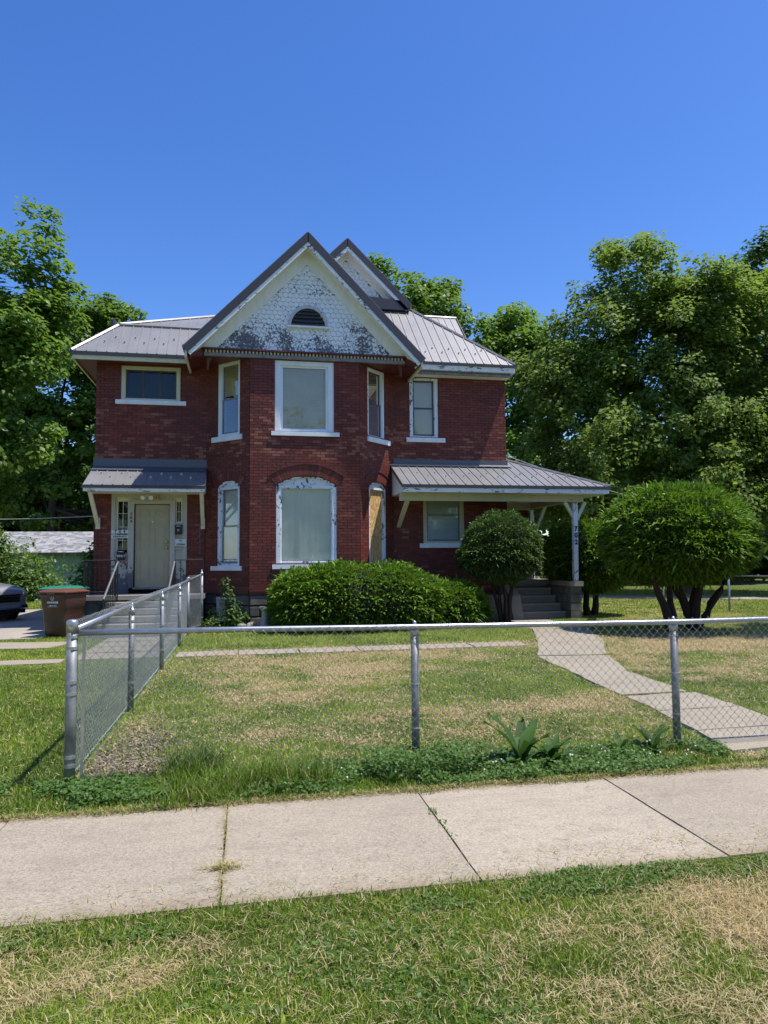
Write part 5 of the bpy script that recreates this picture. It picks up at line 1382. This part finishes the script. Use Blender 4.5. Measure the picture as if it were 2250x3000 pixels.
# big tree on the right
tree('plane_tree', 'very large broadleaf tree filling the right side behind the porch', (18.6, 27.5), 3.4,
     [(16.0, 27, 13.2, 1.7, 1.9, 2.2), (14.2, 27, 10.6, 1.9, 2, 2.0), (12.4, 27, 8.8, 1.6, 1.6, 1.5), (17.6, 27, 10.2, 3.0, 2.6, 3.0), (19.3, 27, 12.0, 2.4, 2.4, 2.3), (21.8, 27, 9.6, 3.0, 2.6, 3.2), (13.6, 26.5, 6.4, 2.7, 2.4, 2.2), (18, 26, 6.4, 3.2, 2.6, 2.2), (22, 26, 5.6, 3.0, 2.6, 2.6), (12.6, 26.4, 4.2, 2.0, 1.8, 1.2), (19, 25.6, 3.8, 3.4, 2, 1.3), (23.6, 26.5, 13.0, 2, 2, 1.6)],
     1500, 125, .20, 'leaf_plane', .36, 'bark_grey', seed=9, clump=.62, zflat=.85)
tree('background_tree', 'tall dark maple rising above the plane tree at the far right', (31, 36), 9,
     [(30.6, 36, 18.3, 2.7, 2.4, 2.2), (33.4, 36, 16.5, 3.2, 3, 3.4), (28.4, 36, 15.3, 1.8, 1.8, 1.6), (31, 36, 12.5, 3.8, 3, 3)], 150, 150, .30, 'leaf_dark', .32, seed=10, clump=1.0)
tree('background_tree', 'shadowy tree at the right edge beyond the rear fence', (23.5, 22.6), 2.6,
     [(24.3, 23, 6.4, 2.6, 2.4, 2.6), (23.6, 22.4, 3.6, 2.6, 2.2, 1.9), (25.8, 23, 9.4, 2.2, 2.2, 2.6)], 150, 130, .22, 'leaf_dark', .2, seed=12, clump=.8)
tree('background_tree', 'near tree outside the frame whose leaf tips enter at the upper right', (15.6, 11.5), 5,
     [(13.45, 12.0, 11.1, .9, 1.2, .8), (14.9, 12, 9.6, 1.2, 1.4, 1.2), (15.8, 11.6, 11.6, 1.6, 1.8, 1.6)], 50, 120, .20, 'leaf_dark', .16, seed=13, clump=.6)
# woodland filling the distance
wood = [(-22, 52, 9), (-14, 56, 10), (-4, 58, 9), (6, 56, 9.5), (15, 54, 10), (24, 50, 11), (33, 46, 12), (42, 44, 12), (-30, 48, 10), (27, 38, 9), (38, 34, 9)]
r_ = np.random.default_rng(21); CC = []; TT = []; NN = []
for x, y, h in wood:
    n = 5000; d = r_.normal(size=(n, 3)); d /= np.linalg.norm(d, axis=1)[:, None]
    b1 = 1+.18*np.sin(d[:, 0]*9+x)+.15*np.sin(d[:, 2]*11+y)
    P3 = np.array([x, y, h*.48])+d*np.array([6.2, 3.5, h*.52])*(b1*r_.uniform(.82, 1.05, n))[:, None]
    P3[:, 2] = np.maximum(P3[:, 2], .15)
    CC.append(P3); NN.append(d*.7+np.array([0, 0, .5])+r_.normal(size=(n, 3))*.4); TT.append(np.clip(.4+r_.normal(size=n)*.22, 0, 1))
CC = np.concatenate(CC); NN = np.concatenate(NN); TT = np.concatenate(TT)
V, F, T_ = leaves(CC, NN, .74*r_.uniform(.6, 1.3, len(CC)), TT, .8, .1, r_)
fast('far_woodland', V, F, T_, 'leaf_dark', None, kind='stuff', label='mass of dark trees closing the view behind the house')
# unseen trees behind and beside the viewer, added for the window glass to reflect
for i, (x, y, h) in enumerate(((-13, -17, 11), (-5, -19, 13), (3.5, -17, 12), (12, -18, 12.5), (21, -16, 11), (-26, 2, 12), (-30, 14, 13), (30, 0, 12))):
    tree('unseen_tree', ('unseen tree across the road, far left', 'unseen tree across the road, left of centre', 'unseen tree directly across the road', 'unseen tree across the road, right of centre', 'unseen tree across the road, far right', 'unseen tree added to the left of the viewer', 'unseen tree added left of the yard', 'unseen tree added to the right of the viewer')[i], (x, y), 3,
         [(x, y, h*.62, 4.2, 3.5, h*.38), (x+1.5, y, h*.4, 3.5, 3, h*.2)], 80, 45, .52, 'leaf_mid', .25, seed=80+i, clump=1.3, group='unseen trees added for window reflections')
# shrubs of broad leaves
def leafy(name, label, cat, blobs, n, size, mat, seed, stems=True, group=None):
    r = np.random.default_rng(seed); b = blobs[0]
    t = thing(name, (b[0], b[1], 0), label, cat, group)
    CC = []; NN = []
    vols = np.array([q[3]*q[4]*q[5] for q in blobs])**.66; vols /= vols.sum()
    for q, w in zip(blobs, vols):
        k = int(n*w); d = r.normal(size=(k, 3)); d /= np.linalg.norm(d, axis=1)[:, None]
        bb = 1+.22*np.sin(d[:, 0]*8+seed)+.18*np.sin(d[:, 2]*9+d[:, 1]*7)
        P3 = np.array(q[:3])+d*np.array(q[3:])*(bb*r.uniform(.45, 1.08, k)**.6)[:, None]
        P3[:, 2] = np.abs(P3[:, 2]); CC.append(P3); NN.append(d*.6+np.array([0, 0, .7])+r.normal(size=(k, 3))*.4)
    CC = np.concatenate(CC); NN = np.concatenate(NN)
    V, F, T_ = leaves(CC, NN, size*r.uniform(.6, 1.3, len(CC)), np.clip(.5+r.normal(size=len(CC))*.25, 0, 1), .55, .1, r)
    fast('foliage', V, F, T_, mat, t, (b[0], b[1], 0))
    st = MB()
    for q in blobs:
        for k in range(5):
            e = Vector((q[0]+r.uniform(-.5, .5)*q[3], q[1]+r.uniform(-.5, .5)*q[4], q[2]+q[5]*.5)); s = Vector((b[0]+r.uniform(-.1, .1)*b[3], b[1], 0))
            st.tube([s, s.lerp(e, .5)+Vector((0, 0, .05)), e], [.02*b[3]+.006, .012*b[3]+.004, .004], 4, cap=False)
    st.build('stems', 'bark', t)
    return t
leafy('shrub', 'tall loose leafy shrub in front of the mint green garage', 'shrub', [(-9.1, 30.6, 1.1, 1.6, 1.3, 1.1), (-10.5, 30.6, 1.6, 1.5, 1.2, 1.2), (-8.4, 30.3, .6, 1.2, 1, .6), (-9.9, 30.7, 2.4, .6, .6, .7), (-11.8, 30, 1.2, 1.6, 1.2, 1.3)], 11000, .17, 'leaf_bush', 31)
leafy('shrub', 'narrow leafy shrub growing against the left corner of the house', 'shrub', [(-4.05, 20.6, 1.2, .5, .5, .75), (-4.2, 20.4, .7, .45, .4, .6), (-3.95, 20.6, 1.75, .32, .3, .4)], 1500, .16, 'leaf_bush', 32)
leafy('weed_plant', 'tall gangly leafy weed growing beside the basement window', 'plant', [(-.35, 16.85, .35, .24, .2, .33), (-.42, 16.85, .75, .17, .14, .24), (-.5, 16.85, 1.05, .10, .1, .15), (-.2, 16.8, .25, .26, .2, .22)], 520, .085, 'weed', 33)
leafy('weed_plant', 'low leafy weeds at the foot of the wall beside the fence end', 'plant', [(-.78, 16.75, .14, .22, .2, .16), (-.72, 16.95, .36, .13, .1, .2)], 200, .08, 'weed', 34)
leafy('shrub', 'sunlit low bushes seen through the porch railing', 'shrub', [(10.4, 24.5, .9, 1.7, 1.0, .9), (9.2, 25, .8, 1.2, .8, .9)], 5000, .14, 'leaf_bush', 35)
leafy('ground_plant', 'small tuft of broad weeds at the foot of the porch pier', 'plant', [(8.05, 15.6, .06, .2, .14, .1)], 120, .09, 'weed', 36)
# clipped yews
def yew(name, label, blobs, stems, n, mat, seed, L0=.14, flat=None, cat='shrub', w0=.024, core=.86, group=None, zmin=.04):
    r = np.random.default_rng(seed); b = blobs[0]
    t = thing(name, (stems[0][0][0] if stems else b[0], stems[0][0][1] if stems else b[1], 0), label, cat, group)
    vols = np.array([(q[3]*q[4]+q[4]*q[5]+q[3]*q[5]) for q in blobs]); vols /= vols.sum()
    Vs = []; Ts = []
    def surf(d, q, k=0):
        sh = np.sign(d)*np.abs(d)**(q[6] if len(q) > 6 else 1.0)
        nrm = 1+.022*np.sin(d[:, 0]*31+d[:, 1]*27+d[:, 2]*19)+.035*np.sin(d[:, 0]*11+seed)+.03*np.sin(d[:, 1]*9+d[:, 2]*13+seed*3)+.02*np.sin(d[:, 2]*23+d[:, 0]*17)
        return np.array(q[:3])+sh*np.array(q[3:6])*nrm[:, None]
    for bi, (q, w) in enumerate(zip(blobs, vols)):
        k = int(n*w); d = r.normal(size=(k, 3)); d /= np.linalg.norm(d, axis=1)[:, None]
        S = surf(d, q)
        inner = r.uniform(0, 1, k) < .35
        cen = np.array(q[:3]); dep = np.where(inner, r.uniform(.82, .96, k), r.uniform(.96, 1.02, k))
        P3 = cen+(S-cen)*dep[:, None]
        keep = P3[:, 2] > zmin
        for q2 in blobs:
            if q2 is not q:
                e = (((P3-np.array(q2[:3]))/np.array(q2[3:6]))**2).sum(1); keep &= e > .78
        P3 = P3[keep]; d = d[keep]; k = len(P3)
        g = d/np.array(q[3:6]); g /= np.linalg.norm(g, axis=1)[:, None]
        tang = r.normal(size=(k, 3)); tang -= (tang*g).sum(1)[:, None]*g
        dr = g*.75+tang*.45+np.array([0, 0, .15]); dr[:, 2] = np.where(g[:, 2] < .4, dr[:, 2]*.45, dr[:, 2]); dr /= np.linalg.norm(dr, axis=1)[:, None]
        side = np.cross(dr, np.array([0, 0, 1.])+r.normal(size=(k, 3))*.5); side /= np.linalg.norm(side, axis=1)[:, None]
        Ln = (L0*r.uniform(.5, 1.3, k)*np.where(r.uniform(0, 1, k) < .04, 1.9, 1))[:, None]; wd = w0*r.uniform(.7, 1.3, k)[:, None]
        p0 = P3; p1 = P3+dr*Ln*.55; p2 = P3+dr*Ln+np.array([0, 0, -1])*Ln*.22
        up = np.cross(side, dr)
        Vs.append(np.stack([p0, p1+side*wd+up*wd*.35, p1-side*wd+up*wd*.35, p2, p1-up*wd*.3], 1).reshape(-1, 3))
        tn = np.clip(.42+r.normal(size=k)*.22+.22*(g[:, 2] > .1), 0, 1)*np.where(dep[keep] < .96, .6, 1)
        Ts.append(np.repeat(tn, 5))
    V = np.concatenate(Vs); T_ = np.concatenate(Ts); i = np.arange(len(V)//5)[:, None]*5
    F = np.concatenate([i+np.array([[0, 4, 1]]), i+np.array([[0, 2, 4]]), i+np.array([[1, 4, 3]]), i+np.array([[4, 2, 3]])], 1).reshape(-1, 3)
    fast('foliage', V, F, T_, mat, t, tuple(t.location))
    for q in blobs:      # solid dark shell, the shade inside the bush put into its colour
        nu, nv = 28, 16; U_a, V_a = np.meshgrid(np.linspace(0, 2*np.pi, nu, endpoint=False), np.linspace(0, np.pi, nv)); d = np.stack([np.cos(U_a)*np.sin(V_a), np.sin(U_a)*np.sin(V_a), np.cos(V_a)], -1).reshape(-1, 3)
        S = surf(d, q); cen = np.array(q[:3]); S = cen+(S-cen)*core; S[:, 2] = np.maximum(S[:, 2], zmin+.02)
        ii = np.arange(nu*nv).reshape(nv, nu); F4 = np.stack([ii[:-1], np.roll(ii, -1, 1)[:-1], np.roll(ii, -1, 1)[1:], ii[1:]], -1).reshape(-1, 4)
        fast('dark_core', S, F4, np.full(len(S), .3), 'yew_core', t, tuple(t.location))
    for (a, e, rad) in stems:
        a, e = Vector(a), Vector(e); rr = random.Random(int(seed+a.x*100)); dv = (e-a)
        pts = [a-Vector((0, 0, .05))]+[a.lerp(e, k/5)+Vector((rr.uniform(-.04, .04), rr.uniform(-.04, .04), 0)) for k in range(1, 6)]
        m2 = MB(); m2.tube(pts, [rad*1.3, rad, rad*.85, rad*.7, rad*.55, rad*.4], 7); m2.build('trunk', 'yew_bark', t, smooth=True)
    return t
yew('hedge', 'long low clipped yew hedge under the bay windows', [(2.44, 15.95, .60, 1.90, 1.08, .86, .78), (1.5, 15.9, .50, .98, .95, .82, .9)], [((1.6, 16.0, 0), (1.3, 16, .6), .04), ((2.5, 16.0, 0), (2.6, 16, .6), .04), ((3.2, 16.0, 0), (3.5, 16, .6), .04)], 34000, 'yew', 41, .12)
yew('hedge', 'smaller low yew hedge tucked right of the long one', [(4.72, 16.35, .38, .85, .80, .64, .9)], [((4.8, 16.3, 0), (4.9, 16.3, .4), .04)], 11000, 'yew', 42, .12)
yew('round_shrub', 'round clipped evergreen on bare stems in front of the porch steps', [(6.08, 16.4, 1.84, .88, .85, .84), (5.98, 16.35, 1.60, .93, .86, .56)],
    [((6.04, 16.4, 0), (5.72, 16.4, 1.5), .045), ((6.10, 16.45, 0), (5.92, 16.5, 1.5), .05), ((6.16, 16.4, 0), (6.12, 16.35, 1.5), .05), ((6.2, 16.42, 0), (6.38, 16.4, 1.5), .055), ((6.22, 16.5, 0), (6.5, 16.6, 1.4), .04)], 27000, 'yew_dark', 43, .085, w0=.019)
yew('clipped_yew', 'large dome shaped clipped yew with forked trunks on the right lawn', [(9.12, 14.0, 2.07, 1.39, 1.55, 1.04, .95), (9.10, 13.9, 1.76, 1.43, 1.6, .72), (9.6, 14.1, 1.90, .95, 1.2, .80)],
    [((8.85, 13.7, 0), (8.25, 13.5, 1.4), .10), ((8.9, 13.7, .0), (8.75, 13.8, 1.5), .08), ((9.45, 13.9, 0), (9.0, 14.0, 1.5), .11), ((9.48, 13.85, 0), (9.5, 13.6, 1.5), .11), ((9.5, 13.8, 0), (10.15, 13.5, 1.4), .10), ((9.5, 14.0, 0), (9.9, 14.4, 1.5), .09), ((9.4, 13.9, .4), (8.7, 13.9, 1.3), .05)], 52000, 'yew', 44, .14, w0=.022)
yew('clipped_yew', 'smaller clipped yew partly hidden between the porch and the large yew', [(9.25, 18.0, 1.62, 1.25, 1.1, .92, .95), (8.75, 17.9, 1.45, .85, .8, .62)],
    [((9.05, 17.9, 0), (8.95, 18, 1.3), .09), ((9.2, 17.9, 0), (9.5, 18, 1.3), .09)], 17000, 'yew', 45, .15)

# ------------------------------------------------------------------ grass
def blades(x, y, h, w, lean, tone, flatp, r, z0=0.0):
    n = len(x); az = r.uniform(0, 2*np.pi, n); dirx, diry = np.cos(az), np.sin(az)
    fl = r.uniform(0, 1, n) < flatp
    hz = np.where(fl, r.uniform(.004, .02, n), h); ln = np.where(fl, h*1.15, h*lean*r.uniform(.2, 1.4, n))
    wa = az+np.pi/2+r.uniform(-.5, .5, n); wx, wy = np.cos(wa)*w/2, np.sin(wa)*w/2
    zb = z0+np.where(fl, r.uniform(.006, .03, n), -.004)
    b0 = np.stack([x-wx, y-wy, zb], 1); b1 = np.stack([x+wx, y+wy, zb], 1)
    mx_, my_ = x+dirx*ln*.35, y+diry*ln*.35; mz = zb+hz*.62
    m0 = np.stack([mx_-wx*.75, my_-wy*.75, mz], 1); m1 = np.stack([mx_+wx*.75, my_+wy*.75, mz], 1)
    tp = np.stack([x+dirx*ln, y+diry*ln, zb+hz*(1-.15*r.uniform(0, 1, n))], 1)
    return b0, b1, m0, m1, tp
def grass(name, label, x0, x1, y0, y1, dens, h, w, seed, mask=None, dry_add=0., hf=None, flat=.25, simple_=False, tone_green=0.0):
    r = np.random.default_rng(seed); n = int((x1-x0)*(y1-y0)*dens)
    x = r.uniform(x0, x1, n); y = r.uniform(y0, y1, n)
    az = np.arctan2(x, y)-YAW; k = (np.abs(np.arctan2(x, y)-YAW) < .60) | (r.uniform(0, 1, n) < .32)
    k &= ~paved(x+(fbm(x, y, .35, 91, 3)-.42)*.22, y+(fbm(x, y, .35, 92, 3)-.42)*.22*(y > 4.9))
    if mask is not None: k &= mask(x, y)
    x, y = x[k], y[k]
    d = np.clip(dryness(x, y)+dry_add, 0, 1)
    k = r.uniform(0, 1, len(x)) > .35*np.clip(d-.55, 0, 1); x, y, d = x[k], y[k], d[k]; n = len(x)
    isdry = r.uniform(0, 1, n) < np.clip(.10+.70*d**1.2, 0, .88)
    tone = np.where(isdry, .56+.42*r.uniform(0, 1, n)**.8, np.clip(.05+.40*r.uniform(0, 1, n)+.45*(fbm(x, y, .5, 77, 4)-.5)+tone_green, 0, .47))
    hh = h*r.uniform(.45, 1.3, n)*(1-.45*d)*(.7+.6*vnoise(x, y, .25, 51))
    if hf is not None: hh = hh*hf(x, y)
    ww = w*r.uniform(.7, 1.3, n)
    b0, b1, m0, m1, tp = blades(x, y, hh, ww, .7, tone, np.where(isdry, flat*2.2, .03), r)
    if simple_:
        V = np.stack([b0, b1, tp], 1).reshape(-1, 3); i = np.arange(n)[:, None]*3; F = i+np.array([[0, 1, 2]]); T_ = np.repeat(tone, 3)
    else:
        V = np.stack([b0, b1, m0, m1, tp], 1).reshape(-1, 3); i = np.arange(n)[:, None]*5
        F = np.concatenate([i+np.array([[0, 1, 3]]), i+np.array([[0, 3, 2]]), i+np.array([[2, 3, 4]])], 1).reshape(-1, 3); T_ = np.repeat(tone, 5)
    print(name, n, len(F))
    return fast(name, V, F, T_, 'grass', None, kind='stuff', label=label)
edge = lambda x, y: 3.43+.13*(fbm(x, y*0, .45, 61, 4)-.55)
grass('grass', 'patchy verge grass with straw coloured clippings in the foreground', -4.0, 6.0, 1.7, 3.50, 21500, .039, .0033, 51, lambda x, y: y < edge(x, y)+.03, 0, None, .4)
grass('grass', 'dry and green mown grass inside the fenced front yard', -1.2, 12, 5.0, 9.2, 5000, .045, .009, 52, None, 0, None, .4, True)
grass('grass', 'mown yard grass farther back before the house', -1.2, 14, 9.2, 13.0, 3000, .045, .012, 53, None, 0, None, .35, True)
grass('grass', 'green grass strip in front of the house and hedges', -1.3, 16, 13.0, 18.0, 1900, .06, .016, 54, None, 0, None, .3, True, .05)
grass('grass', 'greener lawn left of the side fence', -8, -1.24, 4.9, 11.6, 4200, .045, .0095, 55, None, -.1, None, .3, True, -.07)
grass('grass', 'lawn strips beside the driveway and side path', -7, -1.3, 11.6, 16.0, 2600, .05, .012, 56, None, 0, None, .3, True, .05)
grass('grass', 'lawn beyond the driveway and behind the rear fence', -9.5, 24, 18, 33, 420, .06, .035, 57, lambda x, y: ((x < -3.7) | (x > 8.7)), 0, None, .3, True, .05)
# long pale clippings left lying after mowing
def straw(name, label, x0, x1, y0, y1, n, Ls, w, seed, thr):
    r = np.random.default_rng(seed); x = r.uniform(x0, x1, n); y = r.uniform(y0, y1, n)
    k = (r.uniform(0, 1, n) < np.clip((dryness(x, y)-thr)*2.2, .05, 1)) & ~paved(x, y) & (np.abs(np.arctan2(x, y)-YAW) < .62); x, y = x[k], y[k]; n = len(x)
    a = r.uniform(0, 2*np.pi, n); L_ = Ls*r.uniform(.4, 1.3, n); z = r.uniform(.012, .045, n); dz = r.normal(size=n)*.012; bend = r.normal(size=n)*.22
    P0 = np.stack([x, y, z], 1); P1 = P0+np.stack([np.cos(a)*L_*.5, np.sin(a)*L_*.5, np.abs(dz)], 1); P2 = P1+np.stack([np.cos(a+bend)*L_*.5, np.sin(a+bend)*L_*.5, dz-.004], 1)
    W = np.stack([-np.sin(a), np.cos(a), 0*a], 1)*w/2
    V = np.stack([P0-W, P0+W, P1-W, P1+W, P2], 1).reshape(-1, 3); i = np.arange(n)[:, None]*5
    F = np.concatenate([i+np.array([[0, 1, 3]]), i+np.array([[0, 3, 2]]), i+np.array([[2, 3, 4]])], 1).reshape(-1, 3)
    return fast(name, V, F, np.repeat(.6+.4*r.uniform(0, 1, n), 5), 'grass', None, kind='stuff', label=label)
straw('hay', 'long pale clippings lying on the verge in the foreground', -1.8, 3.6, 1.9, 3.3, 20000, .085, .0024, 101, .28)
straw('hay', 'dry clippings lying in rows on the fenced yard', -1.2, 9, 5.5, 12.6, 26000, .09, .006, 102, .38)
# coarse weedy fringe between the sidewalk and the front fence
fy = lambda x: 4.88+.05*np.sin(x*3)
def fr_mask(x, y): return ~((x > 3.80) & (x < 5.05) & (y > 5.02)) & (y > 4.73+.22*fbm(x, y*0, .35, 62, 4)-.06) & (y < 5.42+.25*fbm(x, y*0, .7, 63, 2))
def fr_h(x, y): return .35+1.1*np.exp(-((x-.20)/.40)**2)*np.exp(-((y-5.12)/.2)**2)+.6*np.exp(-((x+.32)/.28)**2)+.25*fbm(x, y, .3, 64, 2)
def grass_fr(name, label, x0, x1, y0, y1, dens, h, w, seed, mask, hf, tmax=.27):
    r = np.random.default_rng(seed); n = int((x1-x0)*(y1-y0)*dens); x = r.uniform(x0, x1, n); y = r.uniform(y0, y1, n)
    k = mask(x, y); x, y = x[k], y[k]; n = len(x)
    tone = np.where(r.uniform(0, 1, n) < .08, .6+.3*r.uniform(0, 1, n), .02+tmax*r.uniform(0, 1, n))
    b0, b1, m0, m1, tp = blades(x, y, h*r.uniform(.4, 1.4, n)*hf(x, y), w*r.uniform(.7, 1.3, n), .75, tone, .03, r)
    V = np.stack([b0, b1, m0, m1, tp], 1).reshape(-1, 3); i = np.arange(n)[:, None]*5
    F = np.concatenate([i+np.array([[0, 1, 3]]), i+np.array([[0, 3, 2]]), i+np.array([[2, 3, 4]])], 1).reshape(-1, 3)
    return fast(name, V, F, np.repeat(tone, 5), 'grass', None, kind='stuff', label=label)
grass_fr('fringe_grass', 'uncut tufts of tall grass along the foot of the front fence', -4.5, 9, 4.7, 5.7, 5200, .11, .0065, 58, fr_mask, fr_h)
grass_fr('tall_grass', 'tall dark grass tufts left of the middle fence post', -.75, 1.0, 4.85, 5.9, 3200, .20, .007, 59, lambda x, y: (np.exp(-((x-.32)/.33)**2-((y-5.1)/.16)**2)+np.exp(-((x+.38)/.22)**2-((y-5.55)/.35)**2)) > .42, lambda x, y: 1.0+0*x, .14)
grass_fr('verge_fringe', 'clover and short grass creeping over the near edge of the sidewalk', -1.8, 3.8, 3.22, 3.52, 8000, .04, .006, 60, lambda x, y: y < edge(x, y)+.04, lambda x, y: 1.+0*x)
# clover and small broad leaved weeds along the fence
def clover(name, label, x0, x1, y0, y1, n, size, hmax, seed, mask, mat='weed'):
    r = np.random.default_rng(seed); x = r.uniform(x0, x1, n); y = r.uniform(y0, y1, n); k = mask(x, y); x, y = x[k], y[k]; n = len(x)
    hm = hmax*(.3+1.1*fbm(x, y, .35, seed, 3)); z = hm*r.uniform(.15, 1, n)
    V, F, T_ = leaves(np.stack([x, y, z], 1), np.array([0, -.15, 1.])+r.normal(size=(n, 3))*.42, size*r.uniform(.5, 1.3, n), np.clip(.4+r.normal(size=n)*.25, 0, 1), .8, .06, r)
    return fast(name, V, F, T_, mat, None, kind='stuff', label=label)
clover('clover', 'clover and low weeds filling the strip between fence and sidewalk', -1.9, 4.6, 4.78, 5.62, 40000, .026, .10, 61, lambda x, y: (fbm(x, y, .5, 70, 3) > .40) & (y > 4.78+.18*fbm(x, y*0, .3, 71, 4)-.05) & (y < 5.38+.2*fbm(x, y*0, .4, 72, 2)) & ~((x < -.45) & (y > 5.35)) & ~((x > 3.78) & (y > 5.0)))
clover('clover', 'bushy knot of feathery weeds at the foot of the middle post', .85, 2.0, 4.95, 5.6, 7500, .026, .20, 62, lambda x, y: ((x-1.3)/.5)**2+((y-5.25)/.28)**2 < 1)
clover('clover', 'leafy weeds around the foot of the corner post', -1.9, -.5, 4.95, 5.45, 6000, .028, .10, 63, lambda x, y: fbm(x, y, .3, 73, 2) > .42)
clover('clover', 'small clover leaves along the near edge of the sidewalk', -1.8, 3.8, 3.2, 3.5, 16000, .018, .035, 64, lambda x, y: (y < edge(x, y)+.03) & (fbm(x, y, .3, 74, 2) > .42))
clover('verge_weeds', 'patches of small broad leaved weeds in the verge grass', -1.6, 3.6, 1.9, 3.4, 15000, .020, .04, 103, lambda x, y: (fbm(x, y, .45, 104, 3) > .60) & (y < edge(x, y)))
clover('joint_weed', 'little weeds sprouting from the sidewalk joint', 1.10, 1.20, 3.95, 4.45, 700, .016, .03, 65, lambda x, y: (np.abs(x-1.146-.012*np.sin(y*30)) < .028) & (fbm(x*0, y, .1, 75, 2) > .38))
fl_ = np.random.default_rng(66); n = 40; fx = fl_.uniform(.2, 3.6, n); fyy = fl_.uniform(4.95, 5.35, n)
mbf = MB()
for a, b_ in zip(fx, fyy):
    z = fl_.uniform(.06, .13); mbf.lathe([(.003, -.006), (.007, -.002), (.007, .004), (.002, .008)], (a, b_, z), 6)
mbf.build('clover_flowers', 'flower', None, kind='stuff', label='white clover blossoms scattered through the fence weeds')
# dock plants with long leaves
def dock(x, y, s, lab, seed):
    rr = random.Random(seed); t = thing('dock_plant', (x, y, 0), lab, 'plant', 'broad leaved docks along the fence')
    for k in range(9):
        a = 2*math.pi*k/9+rr.uniform(-.3, .3); up = rr.uniform(.95, 1.45) if k % 3 else rr.uniform(.3, .6); Ln = s*rr.uniform(.7, 1.1); wd = s*.13
        dx, dy = math.cos(a), math.sin(a); pts = []
        for j in range(7):
            f = j/6.; el = up*(1-.55*f); ce, se = math.cos(el), math.sin(el)
            pts.append((pts[-1] if pts else Vector((x, y, .02)))+Vector((dx*ce, dy*ce, se))*(Ln/6 if j else 0))
        m2 = MB(); sd = Vector((-dy, dx, 0)); vs = []
        for j, p in enumerate(pts):
            w = wd*max(.06, math.sin(math.pi*min(1, (j/6.)*.86+.10)))*(1 if j else .25); wv = .016*math.sin(j*2.6+k)*(s/.4)
            vs += [p+sd*w+Vector((0, 0, w*.35+wv)), p, p-sd*w+Vector((0, 0, w*.35-wv))]
        m2.tone = rr.random()
        m2.add(vs, [(3*j+q, 3*j+q+1, 3*j+q+4, 3*j+q+3) for j in range(6) for q in (0, 1)]); m2.build('leaf', 'dock', t, smooth=True)
dock(2.08, 5.28, .42, 'largest dock with long upright leaves between the middle and right posts', 1)
dock(2.32, 5.22, .26, 'small dock just right of the largest one', 2)
dock(2.95, 5.35, .20, 'low dock left of the right fence post', 3)
dock(3.25, 5.38, .26, 'ragged low dock nearest the right fence post', 4)
dock(1.0, 5.02, .14, 'tiny pale green dock at the sidewalk edge left of the middle post', 5)
# straw and clippings on the sidewalk
r_ = np.random.default_rng(67); n = 6500
x = r_.uniform(-1.9, 4.6, n); y = np.where(r_.uniform(0, 1, n) < .86, 4.84-np.abs(r_.normal(size=n))*.04, 3.45+np.abs(r_.normal(size=n))*.14)
x2 = np.concatenate([r_.normal(-.11, .045, 260), r_.normal(2.2, .35, 130), r_.normal(-.115, .005, 240)]); y2 = np.concatenate([r_.normal(3.83, .014, 260), r_.normal(3.68, .09, 130), r_.uniform(3.46, 4.82, 240)])
x = np.concatenate([x, x2]); y = np.concatenate([y, y2]); n = len(x)
b0, b1, m0, m1, tp = blades(x, y, np.full(n, .045)*r_.uniform(.4, 1.3, n), np.full(n, .0035), .5, None, 1.1, r_, .013)
V = np.stack([b0, b1, m0, m1, tp], 1).reshape(-1, 3); i = np.arange(n)[:, None]*5
F = np.concatenate([i+np.array([[0, 1, 3]]), i+np.array([[0, 3, 2]]), i+np.array([[2, 3, 4]])], 1).reshape(-1, 3)
fast('grass_clippings', V, F, np.repeat(np.where(r_.uniform(0, 1, n) < .25, .3, .55+.4*r_.uniform(0, 1, n)), 5), 'grass', None, kind='stuff', label='dry grass clippings scattered along the sidewalk edges')
# wood chips inside the fence corner
r_ = np.random.default_rng(68); n = 5200; x = r_.normal(-.92, .20, n); y = 5.5+np.abs(r_.normal(size=n))*.75; k = (x > -1.22) & (x < -.3); x, y = x[k], y[k]
V, F, T_ = leaves(np.stack([x, y, r_.uniform(.004, .03, len(x))], 1), np.array([0, 0, 1.])+r_.normal(size=(len(x), 3))*.5, .035*r_.uniform(.4, 1.2, len(x)), r_.uniform(0, 1, len(x)), .5, .05, r_)
asphalt_shingle('mulch', (.23, .18, .14))
fast('wood_chips', V, F, T_, 'mulch', None, kind='stuff', label='greyish wood chips and dead leaves inside the fence corner')
